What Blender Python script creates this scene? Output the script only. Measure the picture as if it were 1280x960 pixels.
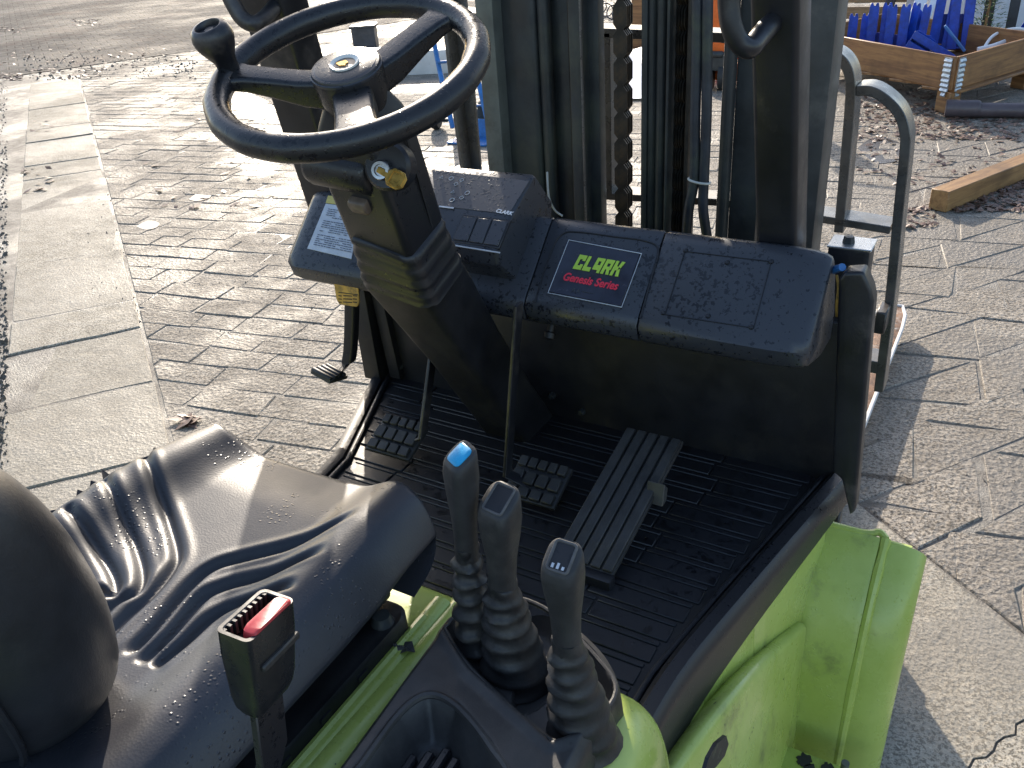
import bpy, bmesh, math, random
from mathutils import Vector, Matrix
random.seed(7)
for o in list(bpy.data.objects): bpy.data.objects.remove(o)
S = bpy.context.scene
COL = S.collection
R = math.radians
# ------------------------------------------------------------------ camera
CAM = Vector((.68, 0, 1.60)); FPX = 1075.
cr = Vector((.8651, .4966, -.0686)); cd = Vector((.1940, -.4594, -.8668)); cf = Vector((-.4623, .7365, -.4939))
cf.normalize(); cr = (cr - cf*cr.dot(cf)).normalized(); cd = cf.cross(cr)
camd = bpy.data.cameras.new('camera'); camo = bpy.data.objects.new('camera', camd); COL.objects.link(camo)
m3 = Matrix((cr, -cd, -cf)).transposed()
camo.matrix_world = Matrix.Translation(CAM) @ m3.to_4x4()
camd.sensor_fit = 'HORIZONTAL'; camd.sensor_width = 36; camd.lens = FPX/1280*36
camd.clip_start = .02; camd.clip_end = 500
S.camera = camo
# ------------------------------------------------------------------ sky and sun
SUN_EL = R(24); SUN_AZ = math.atan2(-.616, .788)          # azimuth measured from +Y towards +X
W = bpy.data.worlds.new('World'); S.world = W; W.use_nodes = True
nt = W.node_tree; nt.nodes.clear()
sky = nt.nodes.new('ShaderNodeTexSky'); sky.sky_type = 'NISHITA'; sky.sun_disc = False
sky.dust_density = 1.6; sky.sun_elevation = SUN_EL; sky.sun_rotation = SUN_AZ
bg = nt.nodes.new('ShaderNodeBackground'); bg.inputs[1].default_value = .12
wo = nt.nodes.new('ShaderNodeOutputWorld')
nt.links.new(sky.outputs[0], bg.inputs[0]); nt.links.new(bg.outputs[0], wo.inputs[0])
sl = bpy.data.lights.new('sun', 'SUN'); sl.energy = 2.9; sl.angle = R(.5); sl.color = (1, .89, .75)
so = bpy.data.objects.new('sun', sl); COL.objects.link(so)
sd = Vector((math.sin(SUN_AZ)*math.cos(SUN_EL), math.cos(SUN_AZ)*math.cos(SUN_EL), math.sin(SUN_EL)))
so.rotation_euler = sd.to_track_quat('Z', 'Y').to_euler(); so.location = sd*20
S.view_settings.view_transform = 'Standard'; S.view_settings.look = 'None'
S.view_settings.exposure = 1.4; S.view_settings.gamma = 1; S.view_settings.use_curve_mapping = False
S.render.engine = 'CYCLES'

# ------------------------------------------------------------------ helpers
def ray(u, v): return cr*((u-640)/FPX) + cd*((v-480)/FPX) + cf
def at(u, v, x=None, y=None, z=None):
    "photo pixel -> point on the plane x=, y= or z= of the yard"
    r = ray(u, v)
    t = (x-CAM.x)/r.x if x is not None else (y-CAM.y)/r.y if y is not None else (z-CAM.z)/r.z
    return CAM + r*t
def onpl(u, v, p0, n):
    r = ray(u, v); return CAM + r*((Vector(p0)-CAM).dot(n)/r.dot(n))
def pix(p):
    d = Vector(p)-CAM; w = d.dot(cf)
    return (640+FPX*d.dot(cr)/w, 480+FPX*d.dot(cd)/w, w)
V = Vector
def lerp(a, b, t): return a+(b-a)*t
def sstep(a, b, x):
    t = min(1, max(0, (x-a)/(b-a))); return t*t*(3-2*t)

class MB:
    def __init__(s): s.v = []; s.f = []
    def add(s, v, f):
        n = len(s.v); s.v += [V(p) for p in v]; s.f += [[i+n for i in q] for q in f]; return s
    def box(s, c, size, rot=None, taper=1):
        c = V(c); h = V(size)/2; vs = []
        for dz in (-1, 1):
            k = taper if dz > 0 else 1
            for dx, dy in ((-1, -1), (1, -1), (1, 1), (-1, 1)):
                p = V((dx*h.x*k, dy*h.y*k, dz*h.z))
                if rot is not None: p = rot @ p
                vs.append(c+p)
        return s.add(vs, [(3, 2, 1, 0), (4, 5, 6, 7), (0, 1, 5, 4), (1, 2, 6, 5), (2, 3, 7, 6), (3, 0, 4, 7)])
    def prism(s, poly, vec):
        poly = [V(p) for p in poly]; vec = V(vec); n = len(poly)
        f = [list(range(n))[::-1], [i+n for i in range(n)]]
        f += [[i, (i+1) % n, (i+1) % n+n, i+n] for i in range(n)]
        return s.add(poly+[p+vec for p in poly], f)
    def loft(s, rings, cap=True, closed=False):
        n = len(rings[0]); vs = [p for r in rings for p in r]; f = []
        m = len(rings)
        for i in range(m if closed else m-1):
            a = i*n; b = ((i+1) % m)*n
            for j in range(n): f.append([a+j, a+(j+1) % n, b+(j+1) % n, b+j])
        if cap and not closed: f += [list(range(n))[::-1], [(m-1)*n+j for j in range(n)]]
        return s.add(vs, f)
    def tube(s, pts, rad, seg=10, closed=False, cap=True, flat=1):
        pts = [V(p) for p in pts]; n = len(pts); rings = []; up = None
        for i, p in enumerate(pts):
            if closed: t = pts[(i+1) % n]-pts[i-1]
            else: t = pts[min(i+1, n-1)]-pts[max(i-1, 0)]
            t.normalize()
            if up is None:
                up = V((0, 0, 1)) if abs(t.z) < .9 else V((1, 0, 0))
            side = t.cross(up).normalized(); up = side.cross(t).normalized()
            r = rad[i] if isinstance(rad, (list, tuple)) else rad
            rings.append([p+side*(r*math.cos(k*2*math.pi/seg))+up*(r*flat*math.sin(k*2*math.pi/seg)) for k in range(seg)])
        return s.loft(rings, cap, closed)
    def lathe(s, prof, org, axis, seg=24, xdir=None):
        axis = V(axis).normalized(); org = V(org)
        a = (V(xdir) if xdir is not None else (V((1, 0, 0)) if abs(axis.x) < .9 else V((0, 1, 0))))
        a = (a-axis*a.dot(axis)).normalized(); b = axis.cross(a)
        rings = [[org+axis*h+(a*math.cos(k*2*math.pi/seg)+b*math.sin(k*2*math.pi/seg))*r for k in range(seg)] for r, h in prof]
        return s.loft(rings)
    def grid(s, fn, nu, nv):
        vs = [fn(i/(nu-1), j/(nv-1)) for j in range(nv) for i in range(nu)]
        f = [[j*nu+i, j*nu+i+1, (j+1)*nu+i+1, (j+1)*nu+i] for j in range(nv-1) for i in range(nu-1)]
        return s.add(vs, f)
    def strip(s, pts, wvec, tvec):
        "flat bar along pts, width wvec, thickness tvec (vector or list of vectors)"
        rings = []
        for i, p in enumerate(pts):
            w = V(wvec); t = V(tvec[i] if isinstance(tvec, list) else tvec); p = V(p)
            rings.append([p-w/2-t/2, p+w/2-t/2, p+w/2+t/2, p-w/2+t/2])
        return s.loft(rings)
def rrect(c, a, b, w, h, r, seg=3):
    "rounded rectangle ring, centre c, axes a,b, full sizes w,h"
    r = min(r, w/2*.999, h/2*.999); out = []
    for k, (sx, sy) in enumerate(((1, 1), (-1, 1), (-1, -1), (1, -1))):
        for i in range(seg+1):
            t = (k+i/seg)*math.pi/2
            out.append(V(c)+V(a)*(sx*(w/2-r)+r*math.cos(t))+V(b)*(sy*(h/2-r)+r*math.sin(t)))
    return out
def catmull(pts, n=6):
    pts = [V(p) for p in pts]; out = []
    for i in range(len(pts)-1):
        p0 = pts[max(i-1, 0)]; p1 = pts[i]; p2 = pts[i+1]; p3 = pts[min(i+2, len(pts)-1)]
        for k in range(n):
            t = k/n
            out.append(.5*((2*p1)+(p2-p0)*t+(2*p0-5*p1+4*p2-p3)*t*t+(3*p1-p0-3*p2+p3)*t**3))
    out.append(pts[-1]); return out

def obj(name, mb, mat, parent=None, bev=0, seg=2, smooth=38, ang=32):
    bm = bmesh.new(); vs = [bm.verts.new(p) for p in mb.v]
    for f in mb.f:
        try: bm.faces.new([vs[i] for i in f])
        except ValueError: pass
    bmesh.ops.recalc_face_normals(bm, faces=bm.faces)
    if bev:
        bm.normal_update()
        es = [e for e in bm.edges if len(e.link_faces) == 2 and e.calc_face_angle(0) > R(ang)]
        if es: bmesh.ops.bevel(bm, geom=es, offset=bev, segments=seg, profile=.6, affect='EDGES', clamp_overlap=True)
    me = bpy.data.meshes.new(name); bm.to_mesh(me); bm.free()
    if smooth:
        me.shade_smooth(); me.set_sharp_from_angle(angle=R(smooth))
    me.materials.append(mat)
    o = bpy.data.objects.new(name, me); COL.objects.link(o)
    if parent: o.parent = parent; 
    return o
def thing(name, label, cat, loc=(0, 0, 0), group=None):
    o = bpy.data.objects.new(name, None); COL.objects.link(o); o.location = loc; o.empty_display_size = .1
    return tag(o, label, cat, group)
def tag(o, label=None, cat=None, group=None, kind=None):
    for k, v in (('label', label), ('category', cat), ('group', group), ('kind', kind)):
        if v: o[k] = v
    return o
def rebase(o):
    "move a single-mesh thing's origin to its base"
    me = o.data; xs = [v.co for v in me.vertices]
    c = V((sum(p.x for p in xs)/len(xs), sum(p.y for p in xs)/len(xs), min(p.z for p in xs)))
    me.transform(Matrix.Translation(-c)); o.location = c; return o

# ------------------------------------------------------------------ materials
class NT:
    def __init__(s, name):
        s.m = bpy.data.materials.new(name); s.m.use_nodes = True; s.t = s.m.node_tree
        s.b = s.t.nodes['Principled BSDF']; s.tc = s.t.nodes.new('ShaderNodeTexCoord'); s.co = s.tc.outputs['Object']
    def n(s, typ, **kw):
        x = s.t.nodes.new('ShaderNode'+typ)
        for k, v in kw.items():
            if k in x.inputs: s.set(x.inputs[k], v)
            else: setattr(x, k, v)
        return x
    def set(s, i, v):
        if hasattr(v, 'is_output'): s.t.links.new(v, i)
        else: i.default_value = v
    def noise(s, scale, det=4, rough=.6, co=None, dist=0):
        x = s.n('TexNoise'); s.set(x.inputs['Vector'], co or s.co); x.inputs['Scale'].default_value = scale
        x.inputs['Detail'].default_value = det; x.inputs['Roughness'].default_value = rough; x.inputs['Distortion'].default_value = dist
        return x.outputs[0]
    def voro(s, scale, co=None, feat='F1', out=0):
        x = s.n('TexVoronoi', feature=feat); s.set(x.inputs['Vector'], co or s.co); x.inputs['Scale'].default_value = scale
        return x.outputs[out]
    def ramp(s, f, a, b, lo=0., hi=1.):
        x = s.n('MapRange'); s.set(x.inputs[0], f); x.interpolation_type = 'SMOOTHSTEP'
        for i, v in ((1, a), (2, b), (3, lo), (4, hi)): s.set(x.inputs[i], v)
        return x.outputs[0]
    def mix(s, f, a, b):
        x = s.n('Mix', data_type='RGBA'); s.set(x.inputs[0], f)
        for i, v in ((6, a), (7, b)): s.set(x.inputs[i], v if hasattr(v, 'is_output') else (*v, 1) if len(v) == 3 else v)
        return x.outputs[2]
    def math(s, op, a, b=0.):
        x = s.n('Math', operation=op); s.set(x.inputs[0], a); s.set(x.inputs[1], b); return x.outputs[0]
    def bump(s, h, st=.3, dist=.002, nrm=None):
        x = s.n('Bump'); s.set(x.inputs['Height'], h); x.inputs['Strength'].default_value = st; x.inputs['Distance'].default_value = dist
        if nrm is not None: s.set(x.inputs['Normal'], nrm)
        return x.outputs[0]
    def out(s, col=None, rough=None, nrm=None, metal=None, spec=None, coat=None):
        for k, v in (('Base Color', col), ('Roughness', rough), ('Normal', nrm), ('Metallic', metal), ('Specular IOR Level', spec), ('Coat Weight', coat)):
            if v is not None: s.set(s.b.inputs[k], (*v, 1) if isinstance(v, tuple) and len(v) == 3 else v)
        return s.m
def simple(name, col, rough=.5, metal=0., var=.25, sc=14, bsc=250, bst=.15, bdist=.001, dirt=None, dsc=6):
    t = NT(name); n = t.noise(sc, 6, .65)
    c = t.mix(t.ramp(n, .3, .7), tuple(x*(1-var) for x in col), tuple(min(1, x*(1+var)) for x in col))
    if dirt is not None: c = t.mix(t.ramp(t.noise(dsc, 8, .7), .5, .68), c, dirt)
    r = t.ramp(t.noise(sc*1.7, 5), .3, .7, max(.04, rough-.09), min(1, rough+.09))
    return t.out(c, r, t.bump(t.noise(bsc, 3), bst, bdist), metal)
def wet_black(name, base=(.026, .027, .031), spot=(.008, .008, .010), rough=.34, sc=70, cover=.55, grain=500, dust=None):
    "black plastic or rubber with a drying film of rain: film breaks up into dark spots and small standing drops"
    t = NT(name)
    big = t.noise(6, 3); n = t.noise(sc, 3, .68); thr = t.ramp(big, .3, .7, cover+.06, cover-.06)
    m = t.ramp(t.math('SUBTRACT', n, thr), 0., .045)
    v = t.voro(sc*1.3); drop = t.ramp(v, .28, .05)
    drop = t.math('MULTIPLY', drop, t.ramp(t.noise(sc*.35, 2), .5, .62))
    c = t.mix(m, base, spot)
    if dust: c = t.mix(t.ramp(t.noise(9, 8, .7), .45, .75, 0, .8), c, dust)
    r = t.ramp(m, 0, 1, rough, rough*.62)
    r = t.math('SUBTRACT', r, t.math('MULTIPLY', drop, .12))
    h = t.math('ADD', t.math('MULTIPLY', drop, 1.), t.math('MULTIPLY', m, .12))
    nb = t.bump(t.noise(grain, 2), .12, .0006)
    return t.out(c, r, t.bump(h, .28, .0015, nb))

M = {}
M['cowl'] = wet_black('cowl_plastic', (.037, .040, .049), (.013, .014, .018), .36, 115, .560)  # sky sheen on the wet film put into the bluish base colour
M['black'] = wet_black('black_plastic', (.015, .015, .018), (.010, .010, .012), .38, 120, .62)
M['wheel'] = wet_black('wheel_plastic', (.017, .017, .019), (.009, .009, .011), .35, 130, .555)
M['dusty'] = simple('dusty_black_plastic', (.030, .029, .029), .48, 0, .35, 18, 400, .25, .0008, (.050, .047, .043), 7)
M['backrest'] = simple('backrest_vinyl', (.019, .020, .024), .44, 0, .35, 9, 420, .35, .0008, (.033, .033, .034), 5)
M['gaiter'] = simple('gaiter_rubber', (.020, .0195, .020), .5, 0, .35, 30, 260, .3, .001, (.045, .042, .038), 16)
M['channel'] = simple('mast_channel_paint', (.055, .055, .053), .42, .1, .35, 7, 220, .25, .001, (.11, .105, .095), 5)
M['scuff'] = simple('scuffed_grey_edge', (.085, .082, .08), .5, 0, .3, 60, 400, .2, .0005)
M['buckle'] = simple('buckle_plastic', (.014, .014, .015), .3, 0, .2, 30, 500, .1, .0004)
M['rubber'] = simple('black_rubber', (.030, .029, .029), .55, 0, .3, 25, 300, .3, .001, (.055, .05, .045), 9)
M['mat'] = wet_black('rubber_floor_mat', (.012, .012, .015), (.008, .008, .010), .50, 60, .56, 350)
M['firewall'] = simple('black_painted_steel', (.010, .010, .012), .5, 0, .4, 8, 200, .2, .001, (.022, .020, .018), 5)
M['mast'] = simple('dark_mast_steel', (.030, .033, .034), .42, .0, .35, 10, 220, .25, .001, (.055, .06, .045), 4)
M['mastlit'] = simple('grey_steel_lit_rail', (.125, .13, .11), .5, .2, .25, 9, 220, .3, .001, (.07, .065, .05), 5)  # mast steel copy with the rail's lit tone in its colour; rims share it
M['chain'] = simple('greased_chain_steel', (.035, .030, .024), .45, .4, .4, 30, 300, .3, .001, (.08, .05, .025), 14)
M['guard'] = simple('satin_black_guard_paint', (.014, .014, .017), .38, 0, .3, 10, 240, .2, .001, (.07, .06, .055), 6)
M['bar'] = simple('worn_backrest_paint', (.12, .117, .112), .30, .5, .3, 12, 260, .25, .001, (.17, .15, .13), 7)
M['green'] = None
M['rust'] = simple('rusty_fork_steel', (.20, .11, .06), .55, .3, .5, 24, 220, .4, .002, (.5, .47, .42), 18)
M['lid_glint'] = simple('lid_glint_steel', (.55, .54, .52), .3, .9, .15, 20, 300, .2, .001)  # pale lid metal, sun glint put into its colour
M['chrome'] = simple('lock_steel', (.45, .45, .45), .3, 1, .15, 40, 300, .1, .0005, (.12, .10, .08), 60)
M['brass'] = simple('brass_key', (.62, .38, .09), .34, .75, .25, 60, 500, .2, .0005)
M['gold'] = simple('gold_emblem', (.75, .45, .09), .35, .6, .3, 160, 500, .1, .0003)
M['cream'] = simple('cream_button', (.72, .70, .64), .3, 0, .08, 60, 500, .1, .0003)
M['red'] = simple('red_plastic', (.45, .04, .045), .35, 0, .15, 60, 500, .15, .0004)
M['blue_cap'] = simple('sky_blue_cap', (.02, .34, .62), .3, 0, .1, 60, 500, .1, .0004)
M['white'] = simple('white_print', (.72, .72, .74), .5, 0, .06, 60, 500, .05, .0003)
M['ochre'] = simple('ochre_tag', (.55, .32, .07), .5, 0, .25, 40, 300, .2, .0006, (.2, .13, .05), 30)
M['brown'] = simple('brown_rocker_switch', (.13, .095, .07), .45, 0, .2, 60, 400, .2, .0005)
M['clearplate'] = simple('glossy_black_badge', (.025, .028, .045), .2, 0, .2, 30, 300, .05, .0003)
M['lime'] = simple('lime_print', (.42, .62, .06), .4, 0, .06, 60, 300, .05, .0003)
M['redprint'] = simple('red_print', (.75, .03, .06), .4, 0, .06, 60, 300, .05, .0003)
M['label'] = simple('instruction_label', (.50, .53, .58), .35, 0, .08, 40, 300, .05, .0003)
M['ink'] = simple('ink', (.07, .08, .12), .5, 0, .1, 40, 300, .05, .0003)
M['yellow'] = simple('yellow_band', (.52, .43, .12), .4, 0, .15, 60, 300, .05, .0003)
M['hose'] = simple('hydraulic_hose_rubber', (.030, .034, .042), .42, 0, .25, 30, 400, .2, .0006, (.06, .07, .05), 8)
M['tie'] = simple('pale_cable_tie', (.55, .55, .50), .45, 0, .1, 40, 300, .1, .0003)
M['bluepaint'] = simple('blue_paint', (.012, .065, .42), .38, 0, .25, 14, 240, .2, .001, (.02, .05, .2), 8)
M['bluetruck'] = simple('mid_blue_paint', (.035, .16, .42), .4, 0, .25, 14, 240, .2, .001)
M['orange'] = simple('orange_paint', (.75, .14, .02), .4, 0, .2, 10, 240, .2, .001)
M['whitewall'] = simple('white_panel', (.62, .66, .72), .5, 0, .06, 4, 200, .1, .001)
M['whiteboard'] = simple('white_board', (.8, .8, .8), .45, 0, .06, 5, 200, .1, .001)
M['post'] = simple('dark_post', (.05, .05, .055), .5, 0, .3, 6, 200, .2, .001)
M['pipe'] = simple('dark_drain_pipe', (.085, .065, .07), .4, 0, .25, 6, 200, .2, .001)
M['galv'] = simple('galvanised_steel', (.48, .52, .56), .38, .7, .25, 30, 300, .2, .001)
M['palebeam'] = simple('pale_beam_paint', (.62, .60, .58), .35, 0, .12, 4, 200, .2, .001)
M['tarp'] = simple('pale_tarp', (.55, .60, .68), .35, 0, .2, 3, 60, .4, .01)
M['tyre'] = simple('tyre_rubber', (.022, .022, .022), .6, 0, .3, 20, 200, .4, .002)
def wood(name, col, dark, ax=0):
    t = NT(name); mp = t.n('Mapping'); t.set(mp.inputs['Vector'], t.co)
    sc = [22, 22, 22]; sc[ax] = 1.6; mp.inputs['Scale'].default_value = sc
    n = t.noise(1.6, 8, .7, mp.outputs[0], .6); blot = t.noise(3, 5)
    c = t.mix(t.ramp(n, .35, .68), col, dark)
    c = t.mix(t.ramp(blot, .45, .75, 0, .7), c, tuple(x*.45 for x in dark))
    return t.out(c, .55, t.bump(n, .4, .002))
M['wood'] = wood('weathered_board', (.34, .17, .06), (.17, .075, .03))
M['beamwood'] = wood('fresh_sawn_timber', (.36, .20, .075), (.20, .10, .035))
M['fence'] = wood('fence_wood', (.36, .24, .12), (.2, .12, .06))
def green():
    t = NT('lime_green_paint')
    n = t.noise(7, 6, .65); c = t.mix(t.ramp(n, .3, .7), (.37, .45, .085), (.45, .53, .13))
    # grime film and chips down to primer
    c = t.mix(t.ramp(t.noise(11, 8, .72), .52, .74, 0, .75), c, (.17, .19, .065))
    chip = t.ramp(t.noise(38, 5, .7), .685, .70); c = t.mix(chip, c, (.03, .03, .028))
    v = t.voro(150); d = t.math('MULTIPLY', t.ramp(v, .3, .05), t.ramp(t.noise(30, 2), .52, .6))
    r = t.ramp(t.noise(16, 5), .3, .7, .2, .42)
    nb = t.bump(t.noise(60, 4), .25, .001)
    return t.out(c, r, t.bump(t.math('ADD', d, t.math('MULTIPLY', chip, -.5)), .5, .0015, nb), 0, .5, .15)
M['green'] = green()
def vinyl():
    t = NT('seat_vinyl'); n = t.noise(5, 5); c = t.mix(t.ramp(n, .3, .7), (.020, .021, .026), (.034, .035, .043))
    c = t.mix(t.ramp(t.noise(13, 8, .7), .52, .8, 0, .5), c, (.075, .07, .062))
    le = t.voro(420); drops = t.math('MULTIPLY', t.ramp(t.voro(165), .34, .08), t.ramp(t.noise(10, 4), .53, .60))
    r = t.math('SUBTRACT', t.ramp(t.noise(8, 5), .3, .7, .35, .46), t.math('MULTIPLY', drops, .2))
    nb = t.bump(le, .16, .0006)
    return t.out(c, r, t.bump(drops, .38, .0016, nb), 0, .55)
M['vinyl'] = vinyl()
def stone(name, a, b, wet=.5, bump=.55, bd=.003, moss=None, gs=170):
    "damp concrete: coarse aggregate grain, film of water, cavity shade put into the fine grain colour"
    t = NT(name); oi = t.n('ObjectInfo'); geo = t.n('NewGeometry'); pos = geo.outputs['Position']
    big = t.noise(1.3, 5, .6, pos); mid = t.noise(9, 6, .7, pos); fine = t.noise(gs, 3, .7, pos); v = t.voro(gs*.55, pos)
    c = t.mix(t.ramp(mid, .3, .7), a, b)
    c = t.mix(t.ramp(fine, .47, .58, 0, .8), c, tuple(x*.24 for x in a))  # cavity shade of the fine grain painted dark
    c = t.mix(t.ramp(t.noise(gs*.9, 2, .6, t.math('ADD', pos, 7.3) if False else pos, .4), .60, .70, 0, .6), c, tuple(min(1, x*1.5) for x in b))
    c = t.mix(t.ramp(oi.outputs['Random'], 0, 1, 0, .35), c, tuple(x*.7 for x in a))
    c = t.mix(t.ramp(big, .42, .60, 0, .62), c, tuple(x*.48 for x in a))
    if moss: c = t.mix(t.ramp(t.noise(2.3, 7, .72, pos), .52, .7, 0, .8), c, moss)
    r = t.math('MULTIPLY', t.ramp(big, .35, .65, .74, .50), t.ramp(mid, .3, .7, 1.12, .85))
    h = t.math('ADD', fine, t.math('MULTIPLY', v, .9))
    return t.out(c, r, t.bump(h, bump, bd, t.bump(mid, .5, .012)), 0, t.ramp(big, .44, .62, .05, .30))
M['sett'] = stone('damp_concrete_paver', (.27, .238, .198), (.42, .375, .315), bump=.8, bd=.005, gs=100)
M['slab'] = stone('damp_concrete_slab', (.385, .345, .28), (.49, .445, .37), bump=.5, bd=.003, gs=150)
M['road'] = None
def groundmat():
    t = NT('yard_dirt'); geo = t.n('NewGeometry'); pos = geo.outputs['Position']
    n = t.noise(14, 7, .7, pos); c = t.mix(t.ramp(n, .35, .65), (.10, .085, .068), (.20, .18, .15))
    return t.out(c, t.ramp(t.noise(1.5, 4, .6, pos), .4, .6, .75, .35), t.bump(t.noise(120, 4, .7, pos), .9, .006))
M['dirt'] = groundmat()
def roadmat():
    t = NT('far_yard_surface'); geo = t.n('NewGeometry'); pos = geo.outputs['Position']
    mp = t.n('Mapping'); t.set(mp.inputs['Vector'], pos); mp.inputs['Rotation'].default_value = (0, 0, R(-58))
    br = t.n('TexBrick'); t.set(br.inputs['Vector'], mp.outputs[0]); br.inputs['Scale'].default_value = 1
    br.inputs['Brick Width'].default_value = .24; br.inputs['Row Height'].default_value = .3; br.inputs['Mortar Size'].default_value = .012; br.inputs['Mortar Smooth'].default_value = .3
    n = t.noise(5, 7, .7, pos); c = t.mix(t.ramp(n, .35, .65), (.075, .07, .067), (.14, .131, .122))
    c = t.mix(t.math('MULTIPLY', br.outputs['Fac'], .7), c, (.07, .06, .052))
    c = t.mix(t.ramp(t.noise(.8, 6, .7, pos), .5, .68, 0, .8), c, (.11, .085, .075))
    r = t.ramp(t.noise(.55, 5, .6, pos), .4, .62, .8, .55)
    h = t.math('ADD', t.noise(60, 4, .7, pos), t.math('MULTIPLY', br.outputs['Fac'], -1.2))
    return t.out(c, r, t.bump(h, .8, .008), 0, .03)
M['road'] = roadmat()
def water():
    t = NT('puddle_water'); geo = t.n('NewGeometry')
    return t.out((.06, .055, .05), .20, t.bump(t.noise(60, 4, .6, geo.outputs['Position']), .5, .003), 0, .9)
M['water'] = water()
M['joint'] = simple('dark_joint_dirt', (.035, .030, .025), .9, 0, .4, 20, 120, .5, .003)
def leafmat():
    t = NT('dead_leaf'); oi = t.n('ObjectInfo'); geo = t.n('NewGeometry')
    n = t.noise(60, 3, .6, geo.outputs['Position']); c = t.mix(t.ramp(n, .3, .7), (.05, .022, .014), (.16, .085, .055))
    return t.out(c, .5)
M['leaf'] = leafmat()
M['needle'] = simple('conifer_green', (.05, .11, .03), .6, 0, .5, 30)
# ================================================================== FORKLIFT
FL = thing('forklift', 'wet lime green and black forklift truck with driver seat, control levers and steering wheel', 'forklift')
ZF = .65
# ---- floor
fl_l = [V((-.53, 1.335, 0)), V((-.39, 1.01, 0)), V((-.36, .80, 0)), V((-.35, .60, 0))]
fl_r = [V((.525, 1.335, 0)), V((.452, .975, 0)), V((.418, .78, 0)), V((.412, .60, 0))]
def edge_x(pts, y):
    for a, b in zip(pts, pts[1:]):
        if b.y <= y <= a.y: return lerp(a.x, b.x, (a.y-y)/(a.y-b.y))
    return pts[0].x if y > pts[0].y else pts[-1].x
mb = MB(); poly = [p+V((0, 0, ZF-.035)) for p in fl_l+fl_r[::-1]]
mb.prism(poly, (0, 0, .035)); obj('floor_plate', mb, M['firewall'], FL)
mb = MB()
y = .62; k = 0
while y < 1.315:
    y2 = y+.044
    xl = max(edge_x(fl_l, y), edge_x(fl_l, y2))+.045; xr = min(edge_x(fl_r, y), edge_x(fl_r, y2))-.055
    cuts = [xl, xl+.10+.02*(k % 2), xr-.13-.03*((k//2) % 2), xr]
    for a, b in zip(cuts, cuts[1:]):
        mb.box(((a+b)/2, y+.0165, ZF), (b-a-.004, .031, .006))
        mb.box(((a+b)/2, y+.0386, ZF-.0004), (b-a-.004, .008, .0060))
    y += .046; k += 1
ribs = obj('floor_mat', mb, M['mat'], FL, .0012, 1)
def mat_edge(pts, off, w, h):
    m = MB(); rings = []
    for i, p in enumerate(pts):
        a = pts[max(i-1, 0)]; b = pts[min(i+1, len(pts)-1)]; t = (b-a).normalized(); s = V((t.y, -t.x, 0))
        if s.x*off < 0: s = -s
        c = p - s*abs(off)+V((0, 0, ZF))
        rings.append([c-s*w/2, c-s*w/2+V((0, 0, h*.8)), c-s*w*.2+V((0, 0, h)), c+s*w*.2+V((0, 0, h)), c+s*w/2+V((0, 0, h*.8)), c+s*w/2])
    return m.loft(rings)
obj('mat_edge', mat_edge(fl_l, -.014, .024, .013), M['mat'], FL)
obj('mat_edge', mat_edge(fl_l, -.036, .010, .009), M['mat'], FL)
obj('mat_edge', mat_edge(fl_r, .042, .008, .010), M['mat'], FL)
# raised black edge trim on the right, with its own outer wall
ctl = catmull(fl_r, 5); rings = []
for i, p in enumerate(ctl):
    t = (ctl[min(i+1, len(ctl)-1)]-ctl[max(i-1, 0)]).normalized(); s = V((-t.y, t.x, 0))
    if s.x < 0: s = -s
    f = i/(len(ctl)-1); dep = lerp(.03, .13, f)
    q = p+V((0, 0, ZF))
    rings.append([q-s*.034+V((0, 0, .0)), q-s*.031+V((0, 0, .016)), q-s*.022+V((0, 0, .024)), q-s*.004+V((0, 0, .024)), q+s*.005+V((0, 0, .016)), q+s*.008+V((0, 0, 0)), q+s*.006+V((0, 0, -dep)), q-s*.02+V((0, 0, -dep))])
obj('floor_edge_trim', MB().loft(rings), M['black'], FL)
# ---- firewall
mb = MB(); mb.box((0, 1.345, .80), (1.0, .02, .32))
fw = obj('firewall', mb, M['firewall'], FL, .004)
mb = MB(); mb.prism([(-.535, 1.30, .655), (-.49, 1.30, .655), (-.495, 1.30, .95), (-.535, 1.30, .95)], (0, .05, 0))
mb.prism([(-.475, 1.318, .66), (-.445, 1.318, .66), (-.47, 1.318, .95), (-.50, 1.318, .95)], (0, .03, 0))
obj('side_post', mb, M['firewall'], FL, .003)
for u, v in ((500, 459), (592, 481), (690, 495), (640, 497), (727, 515)):
    p = at(u, v, y=1.332); obj('bolt', MB().lathe([(0, .008), (.006, .007), (.008, 0), (.008, -.004)], p, (0, -1, 0), 8), M['mast'], fw)
mb = MB(); mb.lathe([(0, .0), (.011, 0), (.012, .006), (.007, .010), (.007, .028), (.011, .030), (.011, .040), (0, .043)], at(692, 395, y=1.21), (0, -.5, -.86), 12)
obj('choke_knob', mb, M['firewall'], FL)
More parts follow.
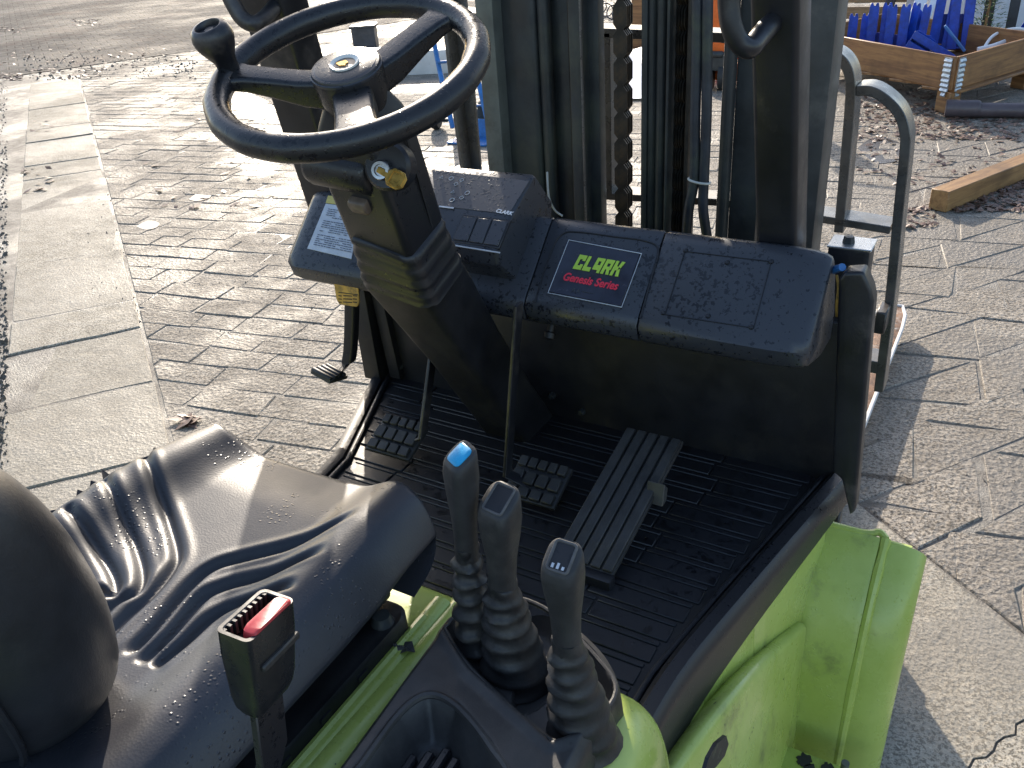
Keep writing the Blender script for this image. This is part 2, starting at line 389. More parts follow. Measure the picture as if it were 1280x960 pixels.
# ---- dash cowl: one slanted profile swept across
TOP = V((0, 1.25, 1.105)); FOLD = V((0, 1.14, 1.0))
fn = V((0, -(TOP.z-FOLD.z), TOP.y-FOLD.y)).normalized()      # outward normal of the slanted face
def prof(x, d=0, sc=1):
    pts = [(1.292, 1.075), (1.268, 1.1085), (1.256, 1.1095), (1.243, 1.0983), (1.15, 1.0095), (1.139, .994), (1.147, .968), (1.162, .957), (1.25, .93), (1.33, .925), (1.335, .98)]
    c = V((x, 1.25, 1.02))
    return [c+(V((x, a, b))-c)*sc for a, b in pts]
def cowl(x0, x1, name='dash_panel', endl=False, endr=False):
    m = MB(); rings = []
    if endl: rings += [prof(x0, 0, .80), prof(x0+.004, 0, .90), prof(x0+.015, 0, .97), prof(x0+.035)]
    else: rings += [prof(x0+.0015, 0, .985), prof(x0+.004)]
    if endr: rings += [prof(x1-.055), prof(x1-.03, 0, .985), prof(x1-.012, 0, .95), prof(x1-.003, 0, .90), prof(x1, 0, .83)]
    else: rings += [prof(x1-.004), prof(x1-.0015, 0, .985)]
    return obj(name, m.loft(rings), M['cowl'], FL, 0, smooth=50)
cowl(-.548, -.30, endl=True); cowl(-.30, 0.0); center = cowl(0.0, .205); right = cowl(.205, .468, endr=True)
def onface(u, v, lift=0): return onpl(u, v, TOP+fn*lift, fn)
def plate(pix4, lift, th, name, mat, par, bev=.0006):
    q = [onface(u, v, lift-.004) for u, v in pix4]
    return obj(name, MB().prism(q, fn*(th+.004)), mat, par, bev, 1)
# thin rounded raised frame on the centre panel and hatch outline on the right panel
def groove(pts, mat, name, par, r=.0012, closed=False):
    return obj(name, MB().tube(pts, r, 6, closed), mat, par)
fr = catmull([onface(668, 378, .0005), onface(690, 312, .0005), onface(704, 292, .0005), onface(724, 290, .0005), onface(770, 296, .0005), onface(806, 301, .0005), onface(823, 312, .0005), onface(815, 345, .0005), onface(800, 398, .0005)], 5)
groove(fr, M['black'], 'panel_seam', center, .0016)
groove([onface(831, 393, .0005), onface(856, 314, .0005), onface(964, 327, .0005), onface(942, 410, .0005), onface(831, 393, .0005)], M['black'], 'hatch_seam', right, .0011)
for u, v in ((857, 313), (909, 328), (964, 327), (939, 409), (829, 391), (885, 395)):
    obj('screw', MB().lathe([(0, .0022), (.003, .0018), (.0042, 0), (.0042, -.003)], onface(u, v, .0005), fn, 8), M['black'], right)
# badge with green lettering over red lettering
BQ = [(711, 300), (802, 317), (777, 384), (685, 366)]
badge = plate(BQ, .0005, .0022, 'badge', M['clearplate'], FL)
e = [onface(u, v, .0035) for u, v in BQ]
obj('badge_border', MB().tube(e, .0009, 6, True), M['label'], badge)
bo = onface(*BQ[3], .0032); bx = (onface(*BQ[2], .0032)-bo); by = (onface(*BQ[0], .0032)-bo)
bw = bx.length; bh = by.length
def bp(a, b): return bo+bx*a+by*b
def strokes(letters, x0, y0, w, h, gap, skew, mat, name, par):
    m = MB(); cx = x0
    for L in letters:
        for poly in L:
            q = [bp(cx+(px_*w)+skew*(py_*h), y0+py_*h) for px_, py_ in poly]
            m.prism(q, fn*.0012)
        cx += w+gap
    return obj(name, m, mat, par, 0, smooth=0)
rect = lambda a, b, c, d: [(a, b), (c, b), (c, d), (a, d)]
LC = [rect(0, 0, .34, 1), rect(.34, 0, 1, .28), rect(.34, .72, 1, 1), rect(.66, .28, 1, .38), rect(.66, .62, 1, .72)]
LL = [rect(0, 0, .36, 1), rect(.36, 0, .95, .28)]
LA = [rect(.66, 0, 1, 1), rect(.34, .78, .66, 1), rect(0, .18, .34, 1), rect(.34, .18, .66, .52)]
LR = [rect(0, 0, .34, 1), rect(.34, .74, 1, 1), rect(.70, .45, 1, .74), rect(.34, .34, 1, .52), [(.50, .34), (.66, 0), (1.02, 0), (.84, .34)]]
LK = [rect(0, 0, .34, 1), rect(.34, .38, .62, .64), [(.55, .64), (.68, 1), (1.06, 1), (.86, .55)], [(.55, .40), (.70, 0), (1.08, 0), (.86, .5)]]
strokes([LC, LL, LA, LR, LK], .20, .50, .108, .27, .017, .10, M['lime'], 'green_lettering', badge)
def text_obj(body, pos, ax, ay, size, mat, name, par, extr=.0004, shear=0., bold=0., align='LEFT', spacing=1., fit=None):
    cu = bpy.data.curves.new(name, 'FONT'); cu.body = body; cu.size = size; cu.extrude = extr; cu.shear = shear; cu.offset = bold; cu.align_x = align; cu.space_character = spacing
    to = bpy.data.objects.new(name, cu); COL.objects.link(to)
    dg = bpy.context.evaluated_depsgraph_get(); me = bpy.data.meshes.new_from_object(to.evaluated_get(dg))
    bpy.data.objects.remove(to)
    if fit:
        xs = [v.co.x for v in me.vertices]; me.transform(Matrix.Scale(fit/(max(xs)-min(xs)), 4, (1, 0, 0)))
    X = V(ax).normalized(); Z = X.cross(V(ay)).normalized(); Y = Z.cross(X)
    me.transform(Matrix((X, Y, Z)).transposed().to_4x4()); me.transform(Matrix.Translation(pos))
    me.materials.clear(); me.materials.append(mat)
    o = bpy.data.objects.new(name, me); COL.objects.link(o); o.parent = par; return o
text_obj('Genesis Series', bp(.115, .275), bx, by, bh*.20, M['redprint'], 'red_lettering', badge, .0005, .22, .0005, fit=bw*.74)
text_obj('AA', bp(.29, .085), bx, by, bh*.13, M['cowl'], 'worn_lettering', badge, .0004, 0, .0003)
obj('badge_line', MB().box(bp(.50, .14), (.02, .0009, .0009), Matrix((bx.normalized(), by.normalized(), fn)).transposed()), M['cowl'], badge, 0, smooth=0)
# instruction label on the left panel
LQ = [(409, 245), (452, 250), (437, 327), (385, 311)]
lab = plate([(409, 256), (452, 262), (441, 325), (386, 312)], .0008, .0012, 'instruction_label', M['label'], FL, 0)
plate([(412, 246), (452, 251), (450, 261), (409, 255)], .0008, .0014, 'yellow_band', M['yellow'], lab, 0)
a0 = onface(409, 258, .0032); a1 = onface(452, 264, .0032); a2 = onface(386, 311, .0032); a3 = onface(441, 323, .0032)
m = MB(); rng = random.Random(3)
for i in range(19):
    t = .06+i*.046
    if i in (5, 12): continue
    L = a0.lerp(a2, t); Rr = a1.lerp(a3, t); d = Rr-L; x = .06
    while x < .9:
        w = rng.uniform(.03, .10)
        if rng.random() < .85: m.prism([L+d*x, L+d*min(x+w, .94), L+d*min(x+w, .94)+by.normalized()*.0014, L+d*x+by.normalized()*.0014], fn*.0003)
        x += w+.018
    if i > 14: pass
obj('fine_print', m, M['ink'], lab, 0, smooth=0)
# instrument pod standing proud of the cowl
PX0, PX1 = -.330, -.030
PP = [(1.25, 1.182), (1.173, 1.140), (1.117, 1.098), (1.121, 1.070), (1.185, 1.012), (1.31, 1.08), (1.318, 1.12), (1.262, 1.183)]
m = MB(); c = V((0, 1.21, 1.10))
def pr(x, s): return [V((x, 1.21+(a-1.21)*s, 1.10+(b-1.10)*s)) for a, b in PP]
m.loft([pr(PX0, .965), pr(PX0+.006, 1), pr(PX1-.008, 1), pr(PX1, .955)])
pod = obj('instrument_pod', m, M['cowl'], FL, .003, 2, 30)
podn = V((0, -(1.182-1.140), 1.25-1.173)).normalized(); podn2 = V((0, -(1.140-1.098), 1.173-1.117)).normalized()
p1 = V((0, 1.173, 1.140))
def onpod(u, v, l=0): return onpl(u, v, p1+podn*l, podn)
def onpod2(u, v, l=0): return onpl(u, v, p1+podn2*l, podn2)
# display face, then a recessed dark rocker panel framed by a pale lip
q = [onpod(u, v, -.003) for u, v in ((541, 214), (663, 228), (637, 270), (546, 259))]
disp = obj('display_panel', MB().prism(q, podn*.0042), M['cowl'], pod, .0008, 1)
q = [onpod2(u, v, -.004) for u, v in ((580, 270), (640, 277), (625, 313), (566, 304))]
rp = obj('switch_panel', MB().prism(q, podn2*.0052), M['black'], pod, .0008, 1)
for f0, f1 in ((.03, .33), (.36, .64), (.67, .97)):
    A = q[0].lerp(q[1], f0); B = q[0].lerp(q[1], f1); Cq = q[3].lerp(q[2], f1); D = q[3].lerp(q[2], f0)
    k = [A.lerp(D, .08), B.lerp(Cq, .08), B.lerp(Cq, .93), A.lerp(D, .93)]
    obj('rocker_cover', MB().prism([p+podn2*.004 for p in k], podn2*.0035), M['cowl'], rp, .001, 1)
obj('pale_lip', MB().tube([onpod2(563, 306, .001), onpod2(594, 311, .001), onpod2(625, 316, .001)], .0013, 6), M['label'], rp)
text_obj('CLARK', onpod(619, 265, .0018), onpod(640, 269)-onpod(619, 265), onpod(622, 250)-onpod(619, 264), .0105, M['white'], 'pod_lettering', disp, .0002, .1, .0003)
m = MB()    # worn white pictograms
for u, v, k in ((552, 222, 3), (564, 223, 12), (577, 225, 4), (566, 240, 3), (570, 230, 4), (584, 241, 12), (565, 250, 12), (577, 247, 4)):
    cpt = onpod(u, v, .0019); X = V((1, 0, 0)); Y = podn.cross(X)
    ring = [cpt+(X*math.cos(a)+Y*math.sin(a))*.0042 for a in [math.pi/2+i*2*math.pi/k for i in range(k)]]
    m.tube(ring, .0006, 4, True)
m.box(onpod(558, 259, .0019), (.030, .003, .0008), Matrix((V((1, 0, 0)), podn.cross(V((1, 0, 0))), podn)).transposed())
obj('pictogram', m, M['label'], disp, 0, smooth=0)
# ---- right side plate and its pinch of cable
m = MB(); m.prism([at(u, v, y=1.235) for u, v in ((1048, 350), (1056, 341), (1079, 340), (1089, 363), (1092, 378), (1069, 640), (1062, 645), (1052, 600), (1040, 590))], (0, .035, 0))
obj('side_plate', m, M['guard'], FL, .006, 3)
obj('blue_hose_stub', MB().tube([at(1040, 338, y=1.27), at(1047, 336, y=1.26), at(1053, 334, y=1.25)], .006, 8), M['bluetruck'], FL)
obj('orange_wire', MB().tube(catmull([at(1046, 344, y=1.26), at(1048, 360, y=1.25), at(1046, 380, y=1.25), at(1046, 395, y=1.26)], 4), .0022, 6), M['ochre'], FL)
# ---- parking brake lever with ochre tag
pb = MB(); Y0 = 1.17
pts = [at(440, 345, y=Y0), at(440, 385, y=Y0), at(439, 420, y=Y0), at(437, 445, y=Y0), at(432, 460, y=Y0-.005), at(423, 469, y=Y0-.015)]
pb.loft([rrect(p, (1, 0, 0) if i < 11 else V((.7, -.3, .65)).normalized(), (0, 1, 0), .026, .022, .005) for i, p in enumerate(catmull(pts, 3))])
brake = obj('parking_brake_lever', pb, M['black'], FL)
m = MB(); pc = at(411, 465, y=Y0-.02)
rot = Matrix.Rotation(R(-16), 3, 'X') @ Matrix.Rotation(R(14), 3, 'Y')
m.box(pc+V((0, 0, -.006)), (.054, .056, .008), rot)
for i in range(4):
    m.lathe([(0, -.026), (.0062, -.026), (.0062, .026), (0, .026)], pc+rot @ V((0, -.021+i*.014, -.001)), rot @ V((1, 0, 0)), 10)
obj('foot_pad', m, M['rubber'], brake, .001, 1)
m = MB(); m.prism([at(u, v, y=Y0-.022) for u, v in ((416, 348), (446, 350), (449, 378), (446, 384), (424, 381), (420, 374))], (0, .004, 0))
tagp = obj('ochre_tag', m, M['ochre'], brake, .0012, 1)
m = MB()
for v in (369, 373, 377):
    for u0, u1 in ((423, 427), (429, 440), (441, 446)): m.prism([at(u0, v, y=Y0-.0226), at(u1, v+.6, y=Y0-.0226), at(u1, v+1.8, y=Y0-.0226), at(u0, v+1.2, y=Y0-.0226)], (0, .001, 0))
m.prism([at(423, 365, y=Y0-.0226), at(447, 368, y=Y0-.0226), at(447, 369, y=Y0-.0226), at(423, 366, y=Y0-.0226)], (0, .001, 0))
obj('tag_print', m, M['firewall'], tagp, 0, smooth=0)
# ---- hanging foot pedals
def foot_pedal(u, v, arm, nx=5, w=.105, d=.085, tilt=-24):
    c = at(u, v, z=.695)
    m = MB(); top, bot = arm
    m.loft([rrect(p, (0, 1, 0), (1, 0, 0), .024, .007, .002) for p in (top, top.lerp(bot, .6), bot, bot.lerp(c, .75)+V((0, 0, -.012)))])
    a = obj('pedal_arm', m, M['guard'], FL)
    rot = Matrix.Rotation(R(-tilt), 3, 'X')
    m = MB(); m.box(c-rot @ V((0, 0, .006)), (w, d, .009), rot)
    pad = obj('pedal_pad', m, M['rubber'], a, .003, 2)
    for r, (y0, hh) in enumerate(((-.030, .020), (-.001, .026), (.030, .020))):
        n = nx if r == 2 else nx-1
        for i in range(n):
            ww = (w-.006)/n
            obj('tread_block', MB().box(c+rot @ V((-w/2+.003+ww*(i+.5), y0, .003)), (ww-.004, hh, .010), rot), M['rubber'], a, .0015, 1)
    return a
foot_pedal(496, 545, (at(547, 395, y=1.19), at(528, 545, y=1.09)))
foot_pedal(671, 601, (at(648, 380, y=1.10), at(634, 592, y=1.045)))
# ---- accelerator: hinged plate with lengthwise grooves
A0 = V((.203, .925, .672)); A1 = V((.224, 1.175, .778)); ax = (A1-A0); al = ax.length; ay = ax.normalized(); axx = V((1, 0, 0)); az = axx.cross(ay)
acc = obj('accelerator_pedal', MB().box((A0+A1)/2-az*.008, (.103, al, .010), Matrix((axx, ay, az)).transposed()), M['rubber'], FL, .003, 2)
for i in range(5):
    obj('tread_rib', MB().box((A0+A1)/2+axx*(-.0412+i*.0206), (.0165, al-.006, .008), Matrix((axx, ay, az)).transposed()), M['rubber'], acc, .0015, 1)
obj('hinge_block', MB().box(A0+V((0, -.006, -.012)), (.11, .022, .020)), M['black'], acc, .004, 2)
m = MB(); m.prism([at(831, 606, x=.282), at(835, 610, x=.282), at(833, 626, x=.282), at(828, 634, x=.282)], (-.03, 0, 0)); obj('hinge_link', m, M['bar'], acc, .001, 1)

# ---- steering wheel
WC = V((-.065, .861, 1.425)); wn = V((math.sin(.0865), -math.sin(.3366), math.cos(.3366))).normalized()
wb = wn.cross(V((1, 0, 0))).normalized(); wa = wb.cross(wn)
RM = .1645
def wp(r, deg, h=0): return WC+(wa*math.cos(R(deg))+wb*math.sin(R(deg)))*r+wn*h
SP = (68, 197, 309)
m = MB(); rings = []; N = 144
for i in range(N):
    d = i*360/N; near = min(min(abs(d-s), 360-abs(d-s)) for s in SP)
    rv = .0165+.0010*max(0, math.cos(R(d*18)))*(1 if near > 14 else 0)
    cdir = (wa*math.cos(R(d))+wb*math.sin(R(d)))
    rings.append([wp(RM, d)+cdir*(rv*math.cos(t))*(1.0 if math.cos(t) > 0 else .96)+wn*(.0168*math.sin(t)) for t in [k*2*math.pi/14 for k in range(14)]])
wheel = obj('steering_wheel', m.loft(rings, closed=True), M['wheel'], FL)
for s, w0, w1 in ((68, .042, .050), (197, .038, .046), (309, .050, .062)):
    m = MB(); rings = []
    dirv = (wa*math.cos(R(s))+wb*math.sin(R(s))); sv = wn.cross(dirv)
    for f, ww, hh, dz in ((.0, w0, .040, -.026), (.25, w0, .036, -.022), (.55, w0*.96, .028, -.012), (.80, w0*1.02, .022, -.004), (.90, w1, .019, -.001), (.97, w1*1.5, .015, 0), (1.0, w1*1.9, .010, 0)):
        rings.append(rrect(WC+dirv*(.030+f*(RM-.032))+wn*dz, sv, wn, ww, hh, .007, 4))
    obj('spoke', m.loft(rings), M['wheel'], wheel)
m = MB(); m.lathe([(0, -.055), (.036, -.058), (.0435, -.03), (.0455, -.004), (.0455, .003), (.043, .007), (.034, .009), (0, .009)], WC, wn, 40)
hub = obj('hub', m, M['wheel'], wheel, 0, smooth=45)
obj('hub_ring', MB().lathe([(.0395, .008), (.0445, .0045), (.0460, .0035), (.0462, .001), (.0456, .000)], WC, wn, 40), M['cowl'], wheel)
obj('horn_button', MB().lathe([(0, .0088), (.0135, .0088), (.0155, .0105), (.0185, .0112), (.0190, .0085), (.019, .004)], WC, wn, 32), M['cream'], wheel)
m = MB()
gq = WC-wa*.003-wb*.001+wn*.0084; rr = random.Random(14)
m.prism([gq+(wa*math.cos(k*.5236)+wb*math.sin(k*.5236)*.8)*.0085*rr.uniform(.55, 1.15) for k in range(12)], wn*.0016)
obj('gold_emblem', m, M['gold'], wheel)
# spinner knob
kb = wp(RM-.004, 195, .010)
kn = V((wn.x-.05, wn.y-.06, wn.z)).normalized()
m = MB(); m.lathe([(0, -.006), (.013, -.004), (.0135, .004), (.0150, .013), (.0215, .026), (.0255, .036), (.0262, .044), (.0235, .053), (.0190, .0570), (.0165, .0572), (.0150, .0550), (.0140, .0500), (0, .0490)], kb, kn, 36)
obj('spinner_knob', m, M['guard'], wheel, 0, smooth=50)
obj('knob_cap', MB().lathe([(0, .0525), (.006, .0522), (.0075, .0505), (.0115, .0505), (.0125, .049)], kb, kn, 20), M['black'], wheel)
# ---- steering column
CA = WC-wn*.035; ca = -wn; cx_ = V((1, 0, 0)); cn = ca.cross(cx_).normalized()
if cn.y > 0: cn = -cn                                             # faces the driver
cx_ = cn.cross(ca).normalized()
if cx_.x < 0: cx_ = -cx_
def cp(s, x=0, n=0): return CA+ca*s+cx_*x+cn*n
m = MB()
m.loft([rrect(cp(s, x, n), cx_, cn, w, d, .012, 4) for s, x, n, w, d in ((-.005, 0, 0, .060, .060), (.025, 0, .002, .085, .085), (.045, 0, .004, .100, .095), (.120, -.002, .004, .106, .10), (.215, .000, .003, .108, .098), (.222, .000, .003, .102, .092))])
column = obj('steering_column', m, M['black'], FL)
obj('shroud_seam', MB().box(cp(.125, .0535, -.012), (.0016, .17, .004), Matrix((cx_, ca, cn)).transposed()), M['mat'], column)
# ignition barrel pointing left, and the boss the lock sits in
m = MB(); bc = cp(.088, -.038, .036)
m.lathe([(0, -.042), (.022, -.042), (.028, -.038), (.0305, -.030), (.0305, .060), (.024, .066), (0, .066)], bc, cx_, 32)
obj('switch_barrel', m, M['black'], column, 0, smooth=50)
lk = at(476, 213, y=bc.y-.030); 
obj('lock_boss', MB().lathe([(0, -.03), (.031, -.03), (.031, -.004), (.027, .001), (0, .001)], lk+V((0, .012, .002)), (.30, -.9, .30), 32), M['black'], column, 0)
ln = V((.30, -.9, .30)).normalized()
obj('lock_ring', MB().lathe([(0, -.012), (.0125, -.012), (.0125, .002), (.0110, .0045), (.0075, .0045), (.0070, .002), (0, .002)], lk, ln, 28), M['chrome'], column)
# rocker switch below
rs = at(450, 257, y=bc.y-.004)
m = MB(); m.loft([rrect(rs-cn*.012, cx_, ca, .030, .024, .004), rrect(rs+cn*.004, cx_, ca, .029, .023, .004), rrect(rs+cn*.009-ca*.004, cx_, ca, .026, .012, .004)])
obj('rocker_switch', m, M['brown'], column, .001, 1)
# rubber gaiter with slack folds
m = MB(); rings = []
rng = random.Random(5)
for i in range(15):
    t = i/14; s = .205+t*.095; b = .006*abs(math.sin(t*math.pi*4.2)); w = lerp(.110, .126, t)+b; d = lerp(.100, .108, t)+b
    tl = .018*math.sin(t*5)
    ring = rrect(cp(s, .002+.004*t, .004), (cx_+ca*(.22*(1-t*.5))).normalized(), cn, w, d, .022, 5)
    rings.append([p+V((rng.uniform(-.0012, .0012), rng.uniform(-.0012, .0012), rng.uniform(-.0012, .0012))) for p in ring])
m.loft(rings); obj('column_gaiter', m, M['black'], column, 0, smooth=60)
b0 = cp(.292, .004, .002); b1 = V((-.118, 1.30, .62)); bd = (b1-b0).normalized(); bn_ = bd.cross(V((1, 0, 0))).normalized()
bn_ = -bn_ if bn_.y > 0 else bn_; bxx = bn_.cross(bd).normalized(); bxx = bxx if bxx.x > 0 else -bxx
m = MB(); m.loft([rrect(b0, cx_, cn, .124, .108, .014, 4), rrect(cp(.303, .004, .002), cx_, cn, .122, .106, .014, 4)]+[rrect(b0.lerp(b1, f)+bn_*.0, bxx, bn_, w, d, .014, 4) for f, w, d in ((.13, .112, .105), (.4, .100, .10), (.75, .100, .10), (1, .115, .10))])
obj('column_beam', m, M['firewall'], column)
# ignition key, held in the lock
KEY = thing('ignition_key', 'brass ignition key pushed into the lock on the steering column', 'key', lk)
kx = (at(509, 231, y=lk.y-.03)-at(480, 216, y=lk.y-.012)).normalized()
m = MB()
vd = (CAM-lk).normalized(); k0 = lk+ln*.004; kd = (onpl(506, 230, k0, vd)-k0+vd*.012).normalized(); ks = (vd+V((-.35, 0, .25))).cross(kd).normalized(); kt = kd.cross(ks).normalized()
def kp(a, b): return k0+kd*(a*.9)+ks*(b*.95)
bow = [kp(.012, -.006), kp(.018, -.0125), (kp(.034, -.0125)), kp(.041, -.006), kp(.041, .006), kp(.034, .0125), kp(.018, .0125), kp(.012, .006)]
m.prism([p-kt*.0012 for p in bow], kt*.0024); m.prism([kp(-.004, -.004)-kt*.001, kp(.014, -.0045)-kt*.001, kp(.014, .0045)-kt*.001, kp(-.004, .004)-kt*.001], kt*.002)
kb_ = obj('key_bow', m, M['brass'], None, .0008, 1)
ri = [kp(.018+a*.019*.5+.0, 0)+ks*b for a, b in ((0, -.008), (1.2, -.010), (2.0, -.005), (2.0, .005), (1.2, .010), (0, .008))]
mm = MB().tube([p+kt*.0014 for p in ri], .0013, 6, True); mm.tube([p-kt*.0014 for p in ri], .0013, 6, True)
ko = obj('bow_rim', mm, M['brass'], None)
for o in (kb_, ko):
    o.data.transform(Matrix.Translation(-lk)); o.parent = KEY
# ================================================================== hood, console, levers
ZD = .85
def slab(pts, z0, z1): return MB().prism([V((a, b, z0)) for a, b in pts], (0, 0, z1-z0))
hood = obj('hood', slab([(-.50, -.75), (.43, -.75), (.445, .30), (.43, .56), (.36, .635), (-.36, .64), (-.46, .60), (-.50, .3)], .40, ZD), M['green'], FL, .022, 4)
m = MB(); m.tube([V((.168, .615, ZD+.002)), V((.172, .45, ZD+.002)), V((.17, .2, ZD+.002))], .012, 10, flat=.45); obj('hood_bead', m, M['green'], hood)
m = MB(); m.tube([V((.19, .632, ZD-.012)), V((.192, .4, ZD-.006)), V((.19, .1, ZD-.006))], .02, 10, flat=.8); obj('hood_bead', m, M['green'], hood)
# green bulge outboard of the console
m = MB(); rings = []
for y, dx, dz in [tuple(p) for p in catmull([(.20, 0, 0), (.40, 0, 0), (.50, 0, -.002), (.56, -.004, -.010), (.60, -.016, -.028), (.628, -.045, -.075)], 4)]:
    rings.append([V((.36, y, .50))]+catmull([(.39+dx, y, ZD-.002+dz), (.425+dx, y, ZD+.008+dz), (.455+dx, y, ZD+.000+dz), (.476+dx, y, ZD-.03+dz), (.487+dx, y, ZD-.09+dz), (.489+dx, y, ZD-.17+dz)], 4)+[V((.489+dx, y, .50))])
obj('hood_flank', m.loft(rings), M['green'], hood, 0, smooth=60)
# console: moulded top as a relief surface over an outline
CQ = [at(395, 1000, z=.895), at(700, 990, z=.895), at(790, 862, z=.895), at(567, 768, z=.895)]    # rear-left, rear-right, front-right, front-left
CQ[3] = at(560, 775, z=.895); CQ[2] = at(770, 858, z=.895)
cq = [CQ[0]+(CQ[0]-CQ[3])*.9, CQ[1]+(CQ[1]-CQ[2])*1.3, CQ[2], CQ[3]]
FB = (CQ[3]-CQ[0]).normalized()
def cw(p, q): return (cq[0].lerp(cq[1], q)).lerp(cq[3].lerp(cq[2], q), p)+FB*(.058*(4*q*(1-q))**.8*p**3)
LV = [V((.256, .552, 0)), V((.300, .547, 0)), V((.402, .505, 0))]          # lever feet
WELL = [at(556, 790, z=.895), at(590, 840, z=.895), at(690, 930, z=.895), at(735, 915, z=.895), at(770, 868, z=.895), at(745, 825, z=.895), at(690, 770, z=.895), at(640, 750, z=.895), at(590, 755, z=.895)]
TRAY = [at(452, 960, z=.895), at(500, 895, z=.895), at(535, 872, z=.895), at(570, 885, z=.895), at(612, 935, z=.895), at(640, 1000, z=.895), at(560, 1120, z=.895), at(400, 1040, z=.895)]
def sdpoly(p, poly):
    d = 1e9; inside = False; n = len(poly)
    for i in range(n):
        a = poly[i]; b = poly[(i+1) % n]
        ex, ey = b.x-a.x, b.y-a.y; wx, wy = p.x-a.x, p.y-a.y
        t = max(0, min(1, (wx*ex+wy*ey)/(ex*ex+ey*ey))); dx, dy = wx-ex*t, wy-ey*t
        d = min(d, dx*dx+dy*dy)
        if (a.y > p.y) != (b.y > p.y) and p.x < ex*(p.y-a.y)/(b.y-a.y)+a.x: inside = not inside
    d = math.sqrt(d); return -d if inside else d
HOLE = at(664, 862, z=.875)
def console(u, v):
    # u,v in 0..1 with an outer skirt
    e = .10
    pu = (u-e)/(1-2*e); pv = (v-e)/(1-2*e)
    q = min(1, max(0, pu)); p = min(1, max(0, pv)); P = cw(p, q)
    over = max(-pu, pu-1, -pv, pv-1, 0)/(e/(1-2*e))
    z = .900
    # rounded outer corners pulled in
    sw = sdpoly(P, WELL); z -= .030*sstep(.004, -.016, sw); z += .004*sstep(.016, .004, sw)*sstep(-.004, .004, sw)
    st = sdpoly(P, TRAY); z -= .046*sstep(.006, -.024, st)
    if st < -.034: z += .0035*(.5+.5*math.copysign(1, math.sin((P.x*.6+P.y*.8)*300)))
    hx = P-V((HOLE.x, HOLE.y, P.z)); hd = math.hypot(hx.x/.017, hx.y/.024)
    z = max(z-.06*sstep(1.1, .85, hd), min(z, .853))
    m_ = min(q, 1-q, p, 1-p); z -= .006*sstep(.03, 0, m_)
    if over > 0:
        z -= .095*min(1, over*1.0); c = cw(.6, .5); d = (P-c); d.z = 0; P = P+d.normalized()*(.012*math.sqrt(min(1, over)))
    return V((P.x, P.y, z))
cons = obj('lever_console', MB().grid(console, 150, 190), M['dusty'], FL, 0, smooth=55)
m = MB(); m.prism([V((p.x, p.y, .60)) for p in (cw(.02, .02), cw(.02, .98), cw(.98, .98), cw(.98, .02))], (0, 0, .21)); obj('console_base', m, M['dusty'], cons)
obj('tray_rim', MB().tube([p+V((0, 0, .0042)) for p in catmull(TRAY+[TRAY[0]], 6)[:-1]], .0042, 8, True), M['dusty'], cons)
tf0 = at(500, 962, z=.862); tfd = FB; tfs = V((FB.y, -FB.x, 0))
for i in range(6):
    a_ = tf0+tfs*(.004+i*.0135)-tfd*.08; b_ = tf0+tfs*(.004+i*.0135)+tfd*(.042-.010*abs(i-2.2))
    obj('tray_rib', MB().box((a_+b_)/2+V((0, 0, -.004)), (.0095, (b_-a_).length, .010), Matrix((tfs, tfd, V((0, 0, 1)))).transposed()), M['black'], cons, .002, 1)
obj('well_rim', MB().tube([p+V((0, 0, .0045)) for p in catmull(WELL+[WELL[0]], 5)[:-1]], .0028, 8, True), M['gaiter'], cons)
